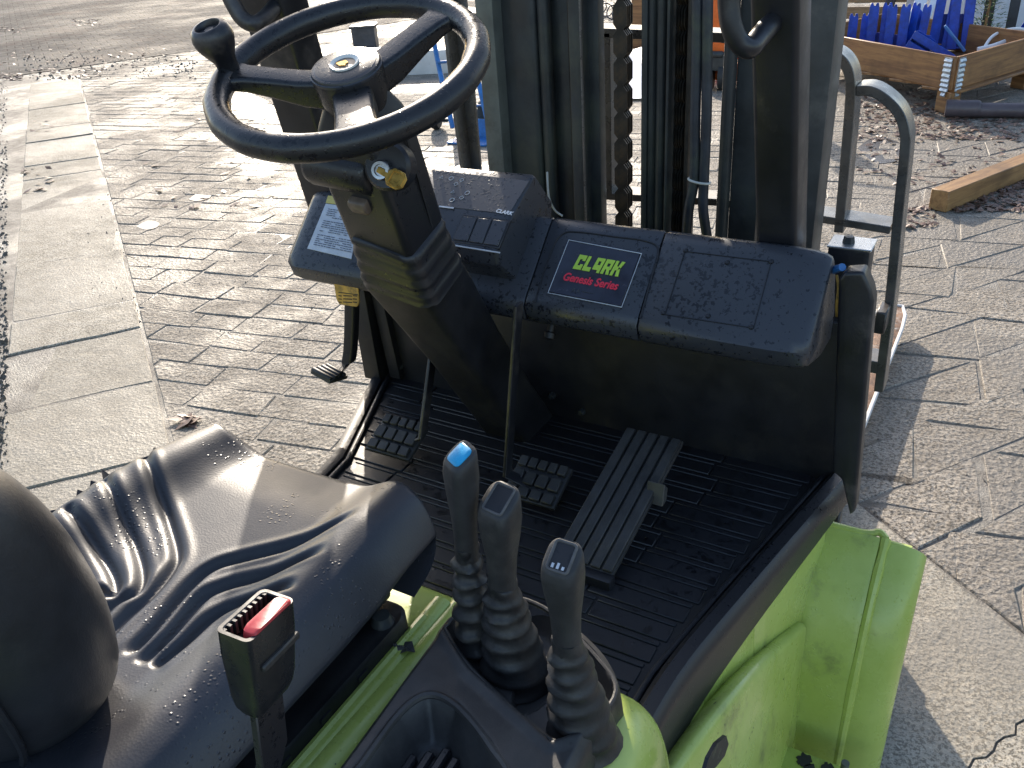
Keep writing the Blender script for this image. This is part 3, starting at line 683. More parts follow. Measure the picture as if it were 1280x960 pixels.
def lever(foot, top, hand, wid, flare, cap, yaw):
    top = V(top); foot = V((foot.x, foot.y, .868))
    d = (top-foot); L = d.length; d.normalize()
    ax_ = V((math.cos(yaw), math.sin(yaw), 0)); ax_ = (ax_-d*ax_.dot(d)).normalized(); ay_ = d.cross(ax_)   # -ay_ faces the driver
    TN = .62
    def tilt(ring, c): return [p+d*((p-c).dot(ay_)*TN) for p in ring]
    m = MB(); rings = []
    for s, w, t, r in ((hand-.012, .80, .82, .42), (hand+.02, .82, .82, .42), (hand+(L-hand)*.36, .86, .86, .40), (hand+(L-hand)*.60, .99, .97, .34), (hand+(L-hand)*.78, 1.05, 1.02, .30)):
        rings.append(rrect(foot+d*s, ax_, ay_, wid*w, wid*t*.95, wid*r*.95, 5))
    for s, w, t in ((L-.012, 1.03, 1.0), (L-.006, .98, .95), (L-.0035, .88, .86)):
        c = foot+d*s; rings.append(tilt(rrect(c, ax_, ay_, wid*w, wid*t*.95, wid*.30, 5), c))
    h = obj('lever_handle', m.loft(rings), M['rubber'], None, 0, smooth=60)
    ic = foot+d*(L-.0035); nrm = (d-ay_*TN).normalized(); tv = ax_.cross(nrm); tv = -tv if tv.z < 0 else tv
    rot = Matrix((ax_, tv, nrm)).transposed()
    if cap:
        obj('cap_insert', MB().loft([rrect(ic-nrm*.004, ax_, tv, wid*.68, wid*.74, .005), rrect(ic+nrm*.0008, ax_, tv, wid*.67, wid*.73, .005), rrect(ic+nrm*.0020, ax_, tv, wid*.58, wid*.64, .004)]), M['blue_cap'], h, 0, smooth=40)
    else:
        obj('inset_lip', MB().tube(rrect(ic+nrm*.0006, ax_, tv, wid*.60, wid*.80, .003), .0015, 6, True), M['scuff'], h)
        obj('dark_inset_patch', MB().prism([p-nrm*.004 for p in rrect(ic, ax_, tv, wid*.57, wid*.77, .003)], nrm*.0046), M['mat'], h, 0, smooth=0)  # raised dark patch stands for the shaded recess
        if not yaw:
            mm = MB()
            for i, (hh, zz) in enumerate(((.12, 0), (.16, .02), (.09, -.01))): mm.box(ic+nrm*.0010+ax_*((i-1)*wid*.15)-tv*(wid*(.28-zz)), (wid*.07, wid*hh, .001), rot)
            obj('torn_label', mm, M['label'], h, 0, smooth=0)
    m = MB(); rings = []; n = 46; rg = random.Random(int(wid*1e5)+int(yaw*100))
    for i in range(n+1):
        t = i/n; s = lerp(-.012, hand+.006, t); base = 1-t
        w = wid*lerp(.80, 1.78 if flare else 1.30, base**.9); ph = t*math.pi*2*7+.5*math.sin(t*9)
        fold = .0032*(math.cos(ph)+.25*math.cos(2*ph))*sstep(0, .12, base); c = foot+d*s+V((.75, .35, 0))*(flare*(base**1.3)*.45)
        ring = []
        for k in range(24):
            a = k*2*math.pi/24; rgt = .5+.5*math.cos(a-.35)            # 1 on the stretched side
            rr = w/2+fold*lerp(1.0, .28 if flare else 1.0, rgt)+flare*.55*(base**1.2)*rgt**2+rg.uniform(-.0005, .0005)+.0011*math.sin(a*3+t*17)
            ring.append(c+ax_*(rr*math.cos(a))+ay_*(rr*math.sin(a))+d*(.006*rgt*(1 if flare else .4)*math.sin(math.pi*t)))
        rings.append(ring)
    g = obj('lever_gaiter', m.loft(rings), M['gaiter'], None, 0, smooth=70)
    return h, g
for ft, tp, hd, wd, flr, cap, yw, lab in (
    (LV[0], (.268, .552, 1.140), .150, .0310, .0, True, -.45, 'lever with sky blue cap'),
    (LV[1], (.310, .550, 1.102), .118, .0365, .020, False, -.12, None),
    (LV[2], (.403, .500, 1.104), .128, .0335, .020, False, 0, None)):
    h, g = lever(ft, tp, hd, wd, flr, cap, yw)
    h.parent = FL; g.parent = h
    if lab: h['label'] = lab
# ================================================================== seat
# cushion: relief surface, grooves follow the moulded lines of the photograph
ZS = .985
GRO = [[(196, 830), (232, 780), (262, 730), (278, 698), (300, 680), (360, 664), (450, 640)],
       [(170, 822), (205, 775), (240, 728), (262, 702), (290, 718 - 6), (350, 698), (412, 683)],
       [(172, 815), (215, 790), (250, 755), (278, 735), (320, 730), (374, 726)],
       [(142, 750), (176, 713), (206, 676), (213, 660), (205, 630), (186, 588)],
       [(140, 715), (158, 695), (163, 672), (156, 640), (140, 612)],
       [(126, 690), (124, 672), (108, 648), (92, 638)]]
GRO = [[(150, 802), (186, 765), (232, 712), (262, 690), (300, 679), (370, 663), (452, 640)],
       [(164, 812), (205, 775), (245, 730), (280, 713), (330, 702), (412, 684)],
       [(182, 816), (222, 786), (262, 752), (300, 738), (374, 727)],
       [(90, 812), (140, 758), (176, 716), (204, 684), (212, 664), (204, 630), (188, 585), (176, 555)],
       [(80, 790), (126, 735), (156, 700), (164, 678), (157, 648), (140, 610), (124, 580)],
       [(70, 760), (105, 715), (122, 692), (124, 676), (114, 655), (95, 630), (75, 610)]]
GW = []
for g in GRO:
    GW.append([V((p.x, p.y, 0)) for p in catmull([at(u, v, z=ZS+(.012 if GRO.index(g) < 3 else .012+.012*(GRO.index(g)-2)*(1 if k_ > 1 else .3))) for k_, (u, v) in enumerate(g)], 5)])
def dseg(px_, py_, pl):
    d = 1e9; tt = 0; n = len(pl)-1
    for i in range(n):
        a = pl[i]; b = pl[i+1]; ex, ey = b.x-a.x, b.y-a.y
        t = max(0, min(1, ((px_-a.x)*ex+(py_-a.y)*ey)/(ex*ex+ey*ey+1e-12)))
        q = (px_-a.x-ex*t)**2+(py_-a.y-ey*t)**2
        if q < d: d = q; tt = (i+t)/n
    return math.sqrt(d), tt
SX0, SX1, SY0, SY1 = -.255, .176, .06, .672
def seat(u, v):
    e = .07
    pu = (u-e)/(1-2*e); pv = (v-e)/(1-2*e)
    q = min(1, max(0, pu)); p = min(1, max(0, pv))
    x = lerp(SX0, SX1, q); y = lerp(SY0, SY1, p)
    # plan outline: front corners rounded, front edge slightly bowed
    cxn = (q-.5)*2
    y -= p**8*(.006+(.045 if cxn > 0 else .03)*abs(cxn)**5)
    x -= (q-.5)*(.05 if q < .5 else .015)*p**6
    ln_ = sstep(.30, 0, q); rn = sstep(.72, 1, q)
    z = ZS-.006 + .042*ln_*sstep(.1, .75, p) + .022*sstep(.22, 0, q)*(1-p) + .018*sstep(.70, .86, q) - .018*sstep(.86, 1, q)
    z += .014*sstep(.2, .0, p)
    z -= .010*sstep(.80, 1.0, p)*(1-.75*ln_)
    z += .006*math.sin(q*5+p*3)*.3
    for gi, g in enumerate(GW):
        d, t = dseg(x, y, g)
        if d < .03:
            fade = 1 if gi > 2 else sstep(0, .10, t)*sstep(1, .88, t)
            z -= (.0105 if gi < 3 else .0075)*math.exp(-(d/(.0060 if gi < 3 else .0052))**2)*fade - .0014*math.exp(-((d-.0135)/.0055)**2)*fade
    m_ = min(q*.5, 1-q, (1-p)*1.5); z -= .040*(1-min(1, m_/.085))**2
    over = max(-pu, pu-1, -pv, pv-1, 0)/(e/(1-2*e)); ox = max(pu-1, 0)/(e/(1-2*e)); oy = max(pv-1, 0)/(e/(1-2*e))
    z += .020*sstep(.6, 1, q)*sstep(.6, 1, p)
    if over > 0:
        z -= (.052 if pv > 1 or pu > 1 else .066)*over; k = .016*math.sin(min(1, over)*math.pi)
        if pu < 0: x -= k
        if pu > 1: x += k*.4-.075*ox**1.1
        if pv > 1: y += k*.4-.055*oy
    return V((x, y, z))
cush = obj('seat_cushion', MB().grid(seat, 190, 210), M['vinyl'], FL, 0, smooth=70)
m = MB(); m.loft([rrect((-.035, .34, z), (1, 0, 0), (0, 1, 0), w, d, .05, 4) for z, w, d in ((.872, .29, .46), (.90, .33, .49), (.912, .34, .49))]); obj('seat_pan', m, M['black'], cush)
# torn trim along the left front edge
m = MB(); rng = random.Random(11); pts = []
rim = [seat(.066, .07+.86*(.46+.50*i/46)) for i in range(47)]; up = []; 
for i, p in enumerate(rim):
    h = max(.0005, rng.gauss(.0025, .0025))*(1+1.5*(rng.random() < .15))
    up.append(p+V((-h*.9, h*.3, h*.5)))
inn = [p+V((.012, -.004, -.008)) for p in rim]; low = [p+V((-.006, .002, -.03)) for p in rim]
for i in range(len(rim)-1):
    m.add([inn[i], inn[i+1], up[i+1], up[i], low[i], low[i+1]], [(0, 1, 2, 3), (3, 2, 5, 4), (0, 4, 5, 1)])
obj('torn_trim', m, M['black'], cush, 0, smooth=20)
m = MB()
for x0, x1, z0, z1, y0, y1 in ((-.20, .135, .888, .905, .08, .565), (-.19, .125, .868, .887, .10, .550)): m.box(((x0+x1)/2, (y0+y1)/2, (z0+z1)/2), (x1-x0, y1-y0, z1-z0))
base = obj('seat_base', m, M['black'], FL, .005, 2)
m = MB(); m.loft([rrect((.130, .32, z), (1, 0, 0), (0, 1, 0), w, d, .024, 5) for z, w, d in ((.850, .062, .50), (.872, .060, .50), (.876, .056, .49))]); obj('slide_rail', m, M['firewall'], base)
obj('rail_bolt', MB().lathe([(0, .012), (.010, .011), (.012, .004), (.014, 0), (.014, -.004)], (.141, .535, .876), (0, 0, 1), 16), M['mast'], base)
m = MB(); m.tube([V((.166, .58, .852)), V((.167, .3, .852)), V((.167, .05, .852))], .007, 8); obj('green_flange', m, M['green'], base)
for i in range(6): obj('slot', MB().box((.1615, .16+i*.062, .863), (.002, .016, .007)), M['mat'], base)
# backrest: thick rounded pad
m = MB(); rings = []
bc = V((-.122, .205, 0)); n = 20
BKP = ((.965, .30, .08, .012), (.985, .355, .125, .012), (1.02, .395, .150, .010), (1.08, .420, .166, .004), (1.15, .428, .170, -.006), (1.21, .418, .162, -.018), (1.245, .395, .142, -.027), (1.268, .35, .11, -.034), (1.280, .27, .06, -.038))
BKP = [V((a, b, c)) for a, b, c, d in BKP]; BKD = [.012, .012, .010, .004, -.006, -.018, -.027, -.034, -.038]
for i_, (z, w, d) in enumerate(catmull(BKP, 4)):
    dy = lerp(BKD[min(i_//4, 8)], BKD[min(i_//4+1, 8)], (i_ % 4)/4)
    rings.append(rrect((bc.x, bc.y+dy, z), V((1, .10, 0)), (0, 1, 0), w, d, d*.49, 9))
bk = obj('seat_backrest', m.loft(rings), M['backrest'], FL, 0, smooth=80)
m = MB(); pl = []
for z, w, d, dy in ((.985, .355, .125, .012), (1.02, .395, .150, .010), (1.08, .420, .166, .004), (1.15, .428, .170, -.006), (1.21, .418, .162, -.018), (1.245, .395, .142, -.027)):
    pl.append(V((bc.x+w/2-.0135, bc.y+dy-.012-.02, z)))
m.tube(catmull(pl, 5), .0035, 6); obj('piping', m, M['backrest'], bk)
# belt buckle on its stalk
bt = at(320, 768, x=.285)
bu = V((.05, .12, 1)).normalized(); bx_ = V((-.10, 1, 0)); bx_ = (bx_-bu*bx_.dot(bu)).normalized(); by_ = bu.cross(bx_)
def bbp(a, b, c): return bt+bx_*a+by_*b+bu*c
Bw, Bd = .050, .029
m = MB(); m.loft([rrect(bbp(0, 0, c), bx_, by_, w, d, .005, 3) for c, w, d in ((-.076, .038, .018), (-.070, .043, .022), (-.06, .046, .025), (-.02, Bw, Bd), (0, Bw, Bd))], cap=False)
ins = rrect(bbp(0, 0, 0), bx_, by_, Bw-.007, Bd-.007, .003, 3); ins2 = rrect(bbp(0, 0, -.014), bx_, by_, Bw-.008, Bd-.008, .003, 3)
out = rrect(bbp(0, 0, 0), bx_, by_, Bw, Bd, .005, 3)
n = len(ins); m.loft([out, ins, ins2], cap=False); m.add(ins2, [list(range(n))])
buck = obj('belt_buckle', m, M['buckle'], FL, .0008, 1)
dn = -1 if by_.dot(CAM-bt) > 0 else 1        # slot side is away from the camera
m = MB(); m.loft([rrect(bbp(.002, -dn*(Bd/2-.0060), c), bx_, by_, w, .0112, .003, 3) for c, w in ((-.013, .042), (-.003, .042), (.0014, .040), (.0028, .034))]); obj('release_button', m, M['red'], buck)
m = MB()
for i in range(9): m.box(bbp(-.021+i*.0052, dn*(Bd/2-.0045), -.006), (.0022, .004, .011), Matrix((bx_, by_, bu)).transposed())
obj('slot_rib', m, M['dusty'], buck, 0, smooth=0)
m = MB(); m.box(bbp(.004, -dn*(Bd/2+.0004), -.030), (.040, .004, .006), Matrix((bx_, by_, bu)).transposed()); obj('button_step', m, M['dusty'], buck, .0012, 1)
m = MB(); m.strip([bbp(0, 0, -.07), bbp(0, 0, -.13), V((.262, .215, .95)), V((.245, .205, .88))], bx_*.030, by_*.007); obj('belt_strap', m, M['black'], buck, .001, 1)

# ================================================================== right hand fender, side wall and step
FC = [at(1160, 690, y=1.37), at(1150, 740, y=1.31), at(1135, 810, y=1.26), at(1120, 870, y=1.235), at(1100, 960, y=1.215), at(1085, 1050, y=1.21)]
fcv = [(p.y, p.z) for p in catmull(FC, 5)]
def fender_sheet(xa, xb, off, t0=0., taper=0.):
    m = MB(); rings = []; n = len(fcv); i0 = int(t0*(n-1))
    for i in range(i0, n):
        a = fcv[max(i-1, 0)]; b = fcv[min(i+1, n-1)]
        t = V((0, b[0]-a[0], b[1]-a[1])).normalized(); nn = V((0, t.z, -t.y))
        if nn.y > 0: nn = -nn
        c = V((0, fcv[i][0], fcv[i][1]))+nn*off
        rd = max(0., taper)
        xs_ = [(xa, 0), (lerp(xa, xb, .35), .003*(rd > 0)), (lerp(xa, xb, .62), .001*(rd > 0)), (lerp(xa, xb, .80), -rd*.18), (lerp(xa, xb, .93), -rd*.5), (xb, -rd)]
        rings.append([V((x_, c.y, c.z))+nn*o_ for x_, o_ in xs_]+[V((x_, c.y, c.z))+nn*(o_-.010) for x_, o_ in xs_[::-1]])
    return m.loft(rings)
fender = obj('front_fender', fender_sheet(.58, .671, 0, 0., .030), M['green'], FL, 0, smooth=50)
# top flange curling forward over the tyre
m = MB(); a = fcv[0]; rings = []
for k in range(2):
    t = k/8*1.2; yy = a[0]+.012*k; zz = a[1]-.004*k
    rings.append([V((.46, yy, zz)), V((.645, yy, zz)), V((.645, yy, zz-.010)), V((.46, yy, zz-.010))])
obj('fender_top', m.loft(rings), M['green'], fender, .003, 2)
obj('fender_inner', fender_sheet(.45, .592, .014, .0), M['green'], fender, .004, 2)
m = MB(); bead = []
n = len(fcv)
for i in range(0, n):
    a = fcv[max(i-1, 0)]; b = fcv[min(i+1, n-1)]; t = V((0, b[0]-a[0], b[1]-a[1])).normalized(); nn = V((0, t.z, -t.y))
    if nn.y > 0: nn = -nn
    bead.append(V((.600-.004*i/n, fcv[i][0], fcv[i][1]))+nn*.009)
rr = random.Random(2); m.tube(bead, [.0085+rr.uniform(-.0012, .0012) for _ in bead], 8)
m.tube(catmull([bead[0], bead[0]+V((-.014, .010, .004)), V((.56, fcv[0][0]-.004, fcv[0][1]+.008)), V((.47, fcv[0][0]-.006, fcv[0][1]+.009))], 4), .007, 8)
obj('weld_bead', m, M['green'], fender)
# body side wall under the floor
m = MB()
sl_top = [V((.500, 1.335, .62)), V((.452, 1.03, .60)), V((.43, .86, .56)), V((.42, .62, .54))]
sl_bot = [V((.505, 1.32, .30)), V((.475, 1.03, .22)), V((.46, .86, .20)), V((.45, .62, .20))]
for a, b, c, d in zip(sl_top, sl_top[1:], sl_bot[1:], sl_bot): m.prism([a, b, c, d], (-.02, 0, 0))
side = obj('side_wall', m, M['green'], FL, .003, 2)
# brace rising rearward from the fender to the hood
g = [at(1003, 778, x=.496), V((.470, .93, .545)), at(845, 960, z=.585), V((.44, .60, .60))]
gt = catmull(g, 4); rings = []
lowp = [V((.505, 1.195, .10)), V((.545, .60, .10))]
m = MB()
for i, p in enumerate(gt):
    f = i/(len(gt)-1); lo = lowp[0].lerp(lowp[1], f); q = V((p.x-.05, p.y+.002, p.z-.05))
    rings.append([q, V((p.x-.022, p.y, p.z-.010)), V((p.x-.009, p.y, p.z)), V((p.x+.002, p.y, p.z-.002)), V((p.x+.008, p.y, p.z-.012)), V((lerp(p.x, lo.x, .45)+.008, p.y, lerp(p.z, lo.z, .45))), V((lo.x+.01, p.y, lo.z)), V((lo.x-.05, p.y, lo.z))])
brace = obj('side_brace', m.loft(rings), M['green'], side, 0, smooth=55)
hc = at(896, 940, x=.519); 
m = MB(); hp = [at(u, v, x=.5225) for u, v in ((908, 920), (911, 930), (906, 945), (896, 958), (886, 966), (882, 962), (886, 948), (896, 930))]
m.prism(hp, (-.004, 0, 0)); obj('hole_shade_patch', m, M['mat'], brace)  # dark patch painted for the hole's shade, brace is not cut
stp = MB(); stp.box((.585, .86, .165), (.17, .55, .03)); step = obj('step', stp, M['green'], FL, .006, 2)
m = MB(); rr = random.Random(4)
def blob(c, r, n=12, th=.002):
    return [V((c[0]+r*rr.uniform(.6, 1.1)*math.cos(k*2*math.pi/n), c[1]+r*1.3*rr.uniform(.6, 1.1)*math.sin(k*2*math.pi/n), c[2])) for k in range(n)]
for x, y, r in ((.575, 1.075, .032), (.60, 1.0, .03), (.56, .98, .028), (.590, 1.115, .012), (.548, 1.115, .014)):
    m.prism(blob((x, y, .1785), r, 22), (0, 0, .0035))
obj('antislip_patch', m, M['firewall'], step, 0, smooth=0)
m = MB(); m.tube([V((.618, 1.10, .16)), V((.618, 1.10, .235))], .007, 12); obj('step_pin', m, M['mastlit'], step)
# tyres under the fenders, axle and body so that the truck stands on the yard
def wheel_at(x, y, r, w):
    t = obj('wheel', MB().lathe([(.0, -w*.40), (r*.55, -w*.42), (r*.62, -w*.5), (r*.93, -w*.5), (r, -w*.36), (r, w*.36), (r*.93, w*.5), (r*.62, w*.5), (r*.55, w*.42), (0, w*.40)], (x, y, r), (1, 0, 0), 40), M['tyre'], FL, 0, smooth=40)
    obj('rim', MB().lathe([(0, -w*.43), (r*.5, -w*.43), (r*.54, -w*.3), (r*.54, w*.3), (r*.5, w*.43), (0, w*.43)], (x, y, r), (1, 0, 0), 28), M['mastlit'], t)
for x in (-.55, .55): wheel_at(x, 1.42, .195, .18)
for x in (-.42, .42): wheel_at(x, -.10, .27, .16)
m = MB(); m.box((0, .45, .38), (.80, 2.2, .44)); obj('chassis', m, M['green'], FL, .02, 2)

# ================================================================== mast
YM = 1.62
def ux(u, y, v=100): return at(u, v, y=y).x
def upright(u0, u1, y, dep, name, mat, par=FL, z0=.12, z1=2.25, bev=.004, seg=2):
    a, b = ux(u0, y), ux(u1, y)
    return obj(name, MB().box(((a+b)/2, y+dep/2, (z0+z1)/2), (b-a, dep, z1-z0)), mat, par, bev, seg)
rail = upright(601, 622, YM, .13, 'mast_rail', M['mastlit'])
upright(622, 672, YM+.035, .10, 'rail_web', M['mast'], rail, bev=.016, seg=4)
upright(712, 727, YM+.01, .11, 'mast_rail', M['mast'])
cyl = MB(); a = ux(681, YM+.04); cyl.lathe([(.014, .15), (.014, 2.25)], (a, YM+.05, 0), (0, 0, 1), 20); obj('lift_cylinder', cyl, M['mast'], FL)
upright(690, 712, YM+.07, .05, 'mast_rail', M['mast'])
obj('edge_line', MB().box((ux(727.5, YM+.008), YM+.008, 1.2), (.003, .006, 2.1)), M['bar'], FL)
upright(727, 749, YM+.045, .03, 'mast_rail', M['mast'])
def chain(u, y, name, wdt, pitch, z0, z1, turn=0):
    x = ux(u, y)
    par = obj(name, MB().tube([V((x, y, z0)), V((x, y, z1))], wdt*.16, 6), M['chain'], FL)
    tmpl = None; i = 0; z = z0
    m = MB(); w = wdt/2; r = pitch*.55
    prof_ = []
    for k in range(8): t = k*2*math.pi/8; 
    for off in (-1, -.33, .33, 1):
        out = []
        for k in range(7): t = -math.pi/2+k*math.pi/6; out.append(V((w*.93*math.cos(t)*1.0, 0, pitch/2*.62+pitch*.40*math.sin(t)*.0+w*.0)))
        poly = [V((-w, 0, -pitch*.30)), V((-w*.42, 0, -pitch*.50)), V((w*.42, 0, -pitch*.50)), V((w, 0, -pitch*.30)), V((w, 0, pitch*.30)), V((w*.42, 0, pitch*.50)), V((-w*.42, 0, pitch*.50)), V((-w, 0, pitch*.30))]
        m.prism([p+V((0, off*w*.9-.0016, 0)) for p in poly], (0, .0032, 0))
    m.lathe([(0, -w), (w*.28, -w), (w*.28, w), (0, w)], (0, 0, pitch*.0), (0, 1, 0), 8)
    while z < z1:
        if tmpl is None: tmpl = obj('chain_link', m, M['chain'], par, 0, smooth=0); o = tmpl
        else: o = tmpl.copy(); COL.objects.link(o)
        o.location = (x, y, z); o.rotation_euler = (0, 0, turn); z += pitch*.985
    return par
chain(779, YM+.05, 'lift_chain', .029, .0535, .75, 1.75)
upright(801, 809, YM+.03, .12, 'mast_rail', M['mast'])
for u in (815, 827):
    a = ux(u, YM+.045); obj('lift_cylinder', MB().lathe([(.0105, .15), (.0105, 2.25)], (a, YM+.045, 0), (0, 0, 1), 16), M['mast'], FL)
upright(832, 836, YM+.01, .10, 'mast_rail', M['mast'])
upright(835, 851, YM+.07, .06, 'mast_rail', M['mast'])
chain(853, YM+.05, 'lift_chain', .022, .045, .8, 1.75, R(70))
upright(857, 863, YM+.03, .05, 'mast_rail', M['chain'])
def hose(pts, r=.0105):
    return obj('hydraulic_hose', MB().tube(catmull(pts, 8), r, 12), M['hose'], FL)
yh = YM-.06
h1 = hose([at(872, -60, y=yh), at(871, 60, y=yh), at(869, 150, y=yh), at(868, 222, y=yh), at(861, 262, y=yh), at(858, 300, y=yh+.02), at(858, 345, y=yh+.05)], .0098)
hose([at(885, -60, y=yh), at(884, 60, y=yh), at(883, 150, y=yh), at(880, 222, y=yh), at(879, 262, y=yh), at(884, 300, y=yh+.02), at(886, 345, y=yh+.05)], .0098)
tc = at(874, 226, y=yh); obj('cable_tie', MB().tube([tc+V((.021*math.cos(t), .0125*math.sin(t), -.003*math.cos(t))) for t in [k*math.pi/9 for k in range(18)]], .0024, 6, True), M['tie'], h1)
hose([at(703, 270, y=YM-.02), at(693, 262, y=YM-.03), at(686, 245, y=YM-.05), at(684, 215, y=YM-.05)], .0022).data.materials[0] = M['tie']
tb = MB(); a = ux(912, YM+.02); tb.lathe([(.0125, .15), (.0125, 2.25)], (a, YM+.02, 0), (0, 0, 1), 18); obj('lift_cylinder', tb, M['mast'], FL)
upright(920, 958, YM+.03, .12, 'mast_rail', M['mast'])
upright(1002, 1038, YM, .085, 'mast_rail', M['channel'], bev=.006)
for z in (.45, .70): obj('mast_crossmember', MB().box((.01, YM+.08, z), (.70, .05, .10)), M['mast'], FL, .004, 1)
# ---- overhead guard legs, leaning back, each with its grab handle
def leg(cb, ct, w, d):
    m = MB(); m.loft([rrect(p, (1, 0, 0), (0, 1, 0), w, d, .010, 3) for p in (cb, ct)]); return obj('guard_leg', m, M['guard'], FL)
def along(b, t, k): return b+(t-b)*k
lb = (at(952, 330, y=1.33)+at(1003, 330, y=1.33))/2; lt = (at(950, 0, y=1.215)+at(1004, 0, y=1.215))/2
wR = at(1003, 330, y=1.33).x-at(952, 330, y=1.33).x
lr = leg(along(lb, lt, -.4), along(lb, lt, 1.6), wR*.97, .075)
lb2 = (at(388, 235, y=1.33)+at(439, 235, y=1.33))/2; lt2 = (at(313, 0, y=1.215)+at(371, 0, y=1.215))/2
wL = at(386, 0, y=1.215).x-at(328, 0, y=1.215).x
ll = leg(along(lb2, lt2, -.5), along(lb2, lt2, 1.6), wL*.93, .075)
yr = lt.y-.05
m = MB().tube(catmull([at(921, -90, y=yr-.06), at(912, -40, y=yr-.06), at(911, 0, y=yr-.06), at(914, 30, y=yr-.06), at(922, 50, y=yr-.055), at(936, 60, y=yr-.045), at(948, 48, y=yr-.02), at(958, 36, y=yr+.0), at(968, 26, y=yr+.03)], 5), .0135, 14); obj('grab_handle', m, M['guard'], lr)
yl = lt2.y-.05
m = MB().tube(catmull([at(262, -70, y=yl-.06), at(278, -25, y=yl-.06), at(292, 6, y=yl-.06), at(304, 24, y=yl-.058), at(319, 30, y=yl-.05), at(332, 22, y=yl-.02), at(344, 8, y=yl+.02), at(350, 0, y=yl+.05)], 5), .0135, 14); obj('grab_handle', m, M['guard'], ll)
# box with a bolted bright lid beside the dash
bt_ = at(1066, 300, y=1.42)
m = MB(); xa = at(1036, 300, y=1.40).x; xb = at(1090, 300, y=1.40).x; zt = at(1066, 304, y=1.40).z
zt -= .012; m.box(((xa+xb)/2, 1.425, zt-.09), (xb-xa, .05, .18)); bx1 = obj('light_bracket', m, M['guard'], FL, .004, 2)
m = MB(); m.box(((xa+xb)/2, 1.426, zt+.002), (xb-xa+.004, .056, .004)); obj('bracket_lid', m, M['lid_glint'], bx1, .001, 1)
obj('bolt', MB().lathe([(0, .012), (.008, .011), (.010, 0), (.010, -.004)], (lerp(xa, xb, .42), 1.422, zt+.004), (0, 0, 1), 6), M['mast'], bx1)
# ---- load backrest of flat bar, carriage and forks
YB = 1.88; BD = .065
def flat(pts, name, t=.019, mat='bar', par=FL, n=6, cm=True):
    pp = catmull(pts, n) if cm else [V(p) for p in pts]; m = MB(); rings = []
    for i, p in enumerate(pp):
        tg = (pp[min(i+1, len(pp)-1)]-pp[max(i-1, 0)]).normalized(); nn = tg.cross(V((0, 1, 0))).normalized()
        rings.append([p-nn*t/2+V((0, -BD/2, 0)), p+nn*t/2+V((0, -BD/2, 0)), p+nn*t/2+V((0, BD/2, 0)), p-nn*t/2+V((0, BD/2, 0))])
    return obj(name, m.loft(rings), M[mat], par, .0015, 1, smooth=30)
Bp = lambda u, v: at(u, v, y=YB-BD/2)
br_ = flat([Bp(1101, 482), Bp(1115, 370), Bp(1126, 260), Bp(1134, 185), Bp(1134, 160), Bp(1126, 137), Bp(1110, 120), Bp(1092, 110), Bp(1074, 110)], 'load_backrest')
flat([Bp(1052, 285), Bp(1060, 200), Bp(1066, 130), Bp(1067, 100), Bp(1062, 80), Bp(1048, 66), Bp(1020, 58)], 'backrest_bar', par=br_)
flat([Bp(1020, 58), Bp(905, 44), Bp(750, 38), Bp(640, 24), Bp(560, 14)], 'backrest_bar', par=br_, cm=False)
flat([Bp(1116, 282), Bp(905, 248), Bp(750, 240), Bp(600, 214), Bp(570, 212)], 'backrest_bar', .016, par=br_, cm=False)
flat([Bp(765, 38), Bp(767, 240)], 'backrest_bar', par=br_, cm=False)
flat([Bp(1100, 452), Bp(900, 420), Bp(600, 380)], 'backrest_bar', .03, par=br_, cm=False)
flat([Bp(556, -60), Bp(566, 40), Bp(576, 130), Bp(586, 212), Bp(596, 300), Bp(606, 400)], 'backrest_bar', .012, par=br_, cm=False)
m = MB()
for u in (588,): m.box((at(u, 100, y=YB).x, YB-.02, 1.2), (.045, .012, .9))
obj('backrest_stay', m, M['bar'], br_, .002, 1)
m = MB(); m.box((at(1104, 395, y=YB-.08).x, YB-.09, at(1104, 395, y=YB-.08).z), (.022, .06, .05)); obj('backrest_lug', m, M['guard'], br_, .003, 1)
for z in (.26, .56): obj('carriage_plate', MB().box((-.02, YB-.02, z-.12), (.96, .04, .12)), M['mast'], br_, .004, 1)
def fork(xc):
    m = MB(); zt = .085
    m.prism([V((xc-.055, 1.86, zt-.045)), V((xc+.055, 1.86, zt-.045)), V((xc+.055, 3.20, zt-.03)), V((xc+.05, 3.31, zt-.024)), V((xc+.03, 3.38, zt-.02)), V((xc-.03, 3.38, zt-.02)), V((xc-.05, 3.31, zt-.024)), V((xc-.055, 3.20, zt-.03))], (0, 0, .03))
    m.box((xc, 1.90, .34), (.10, .04, .56)); f = obj('fork', m, M['rust'], FL, .003, 2)
    e = [V((xc+.0555, 1.95, zt-.010)), V((xc+.0555, 3.20, zt+.001)), V((xc+.05, 3.31, zt+.006)), V((xc+.03, 3.38, zt+.010)), V((xc-.03, 3.38, zt+.010)), V((xc-.05, 3.31, zt+.006)), V((xc-.0555, 3.20, zt+.001)), V((xc-.0555, 1.95, zt-.010))]
    obj('worn_edge', MB().tube(e, .007, 6), M['palebeam'], f)
fork(.358); fork(-.40)
# a dead leaf scrap on the green hood
m = MB(); c0 = at(507, 812, z=ZD+.004); rr = random.Random(8)
m.add([V((.014, 0, .002)), V((.004, .009, .007)), V((-.012, .006, .001)), V((-.015, -.004, .006)), V((-.002, -.010, .002)), V((.008, -.007, .008)), V((0, 0, .004))], [(0, 1, 6), (1, 2, 6), (2, 3, 6), (3, 4, 6), (4, 5, 6), (5, 0, 6)])
lf = obj('dead_leaf', m, M['bar'], None, 0, smooth=0); lf.location = c0
tag(lf, 'tiny crumpled grey leaf lying on the wet green hood beside the seat base', 'leaf')
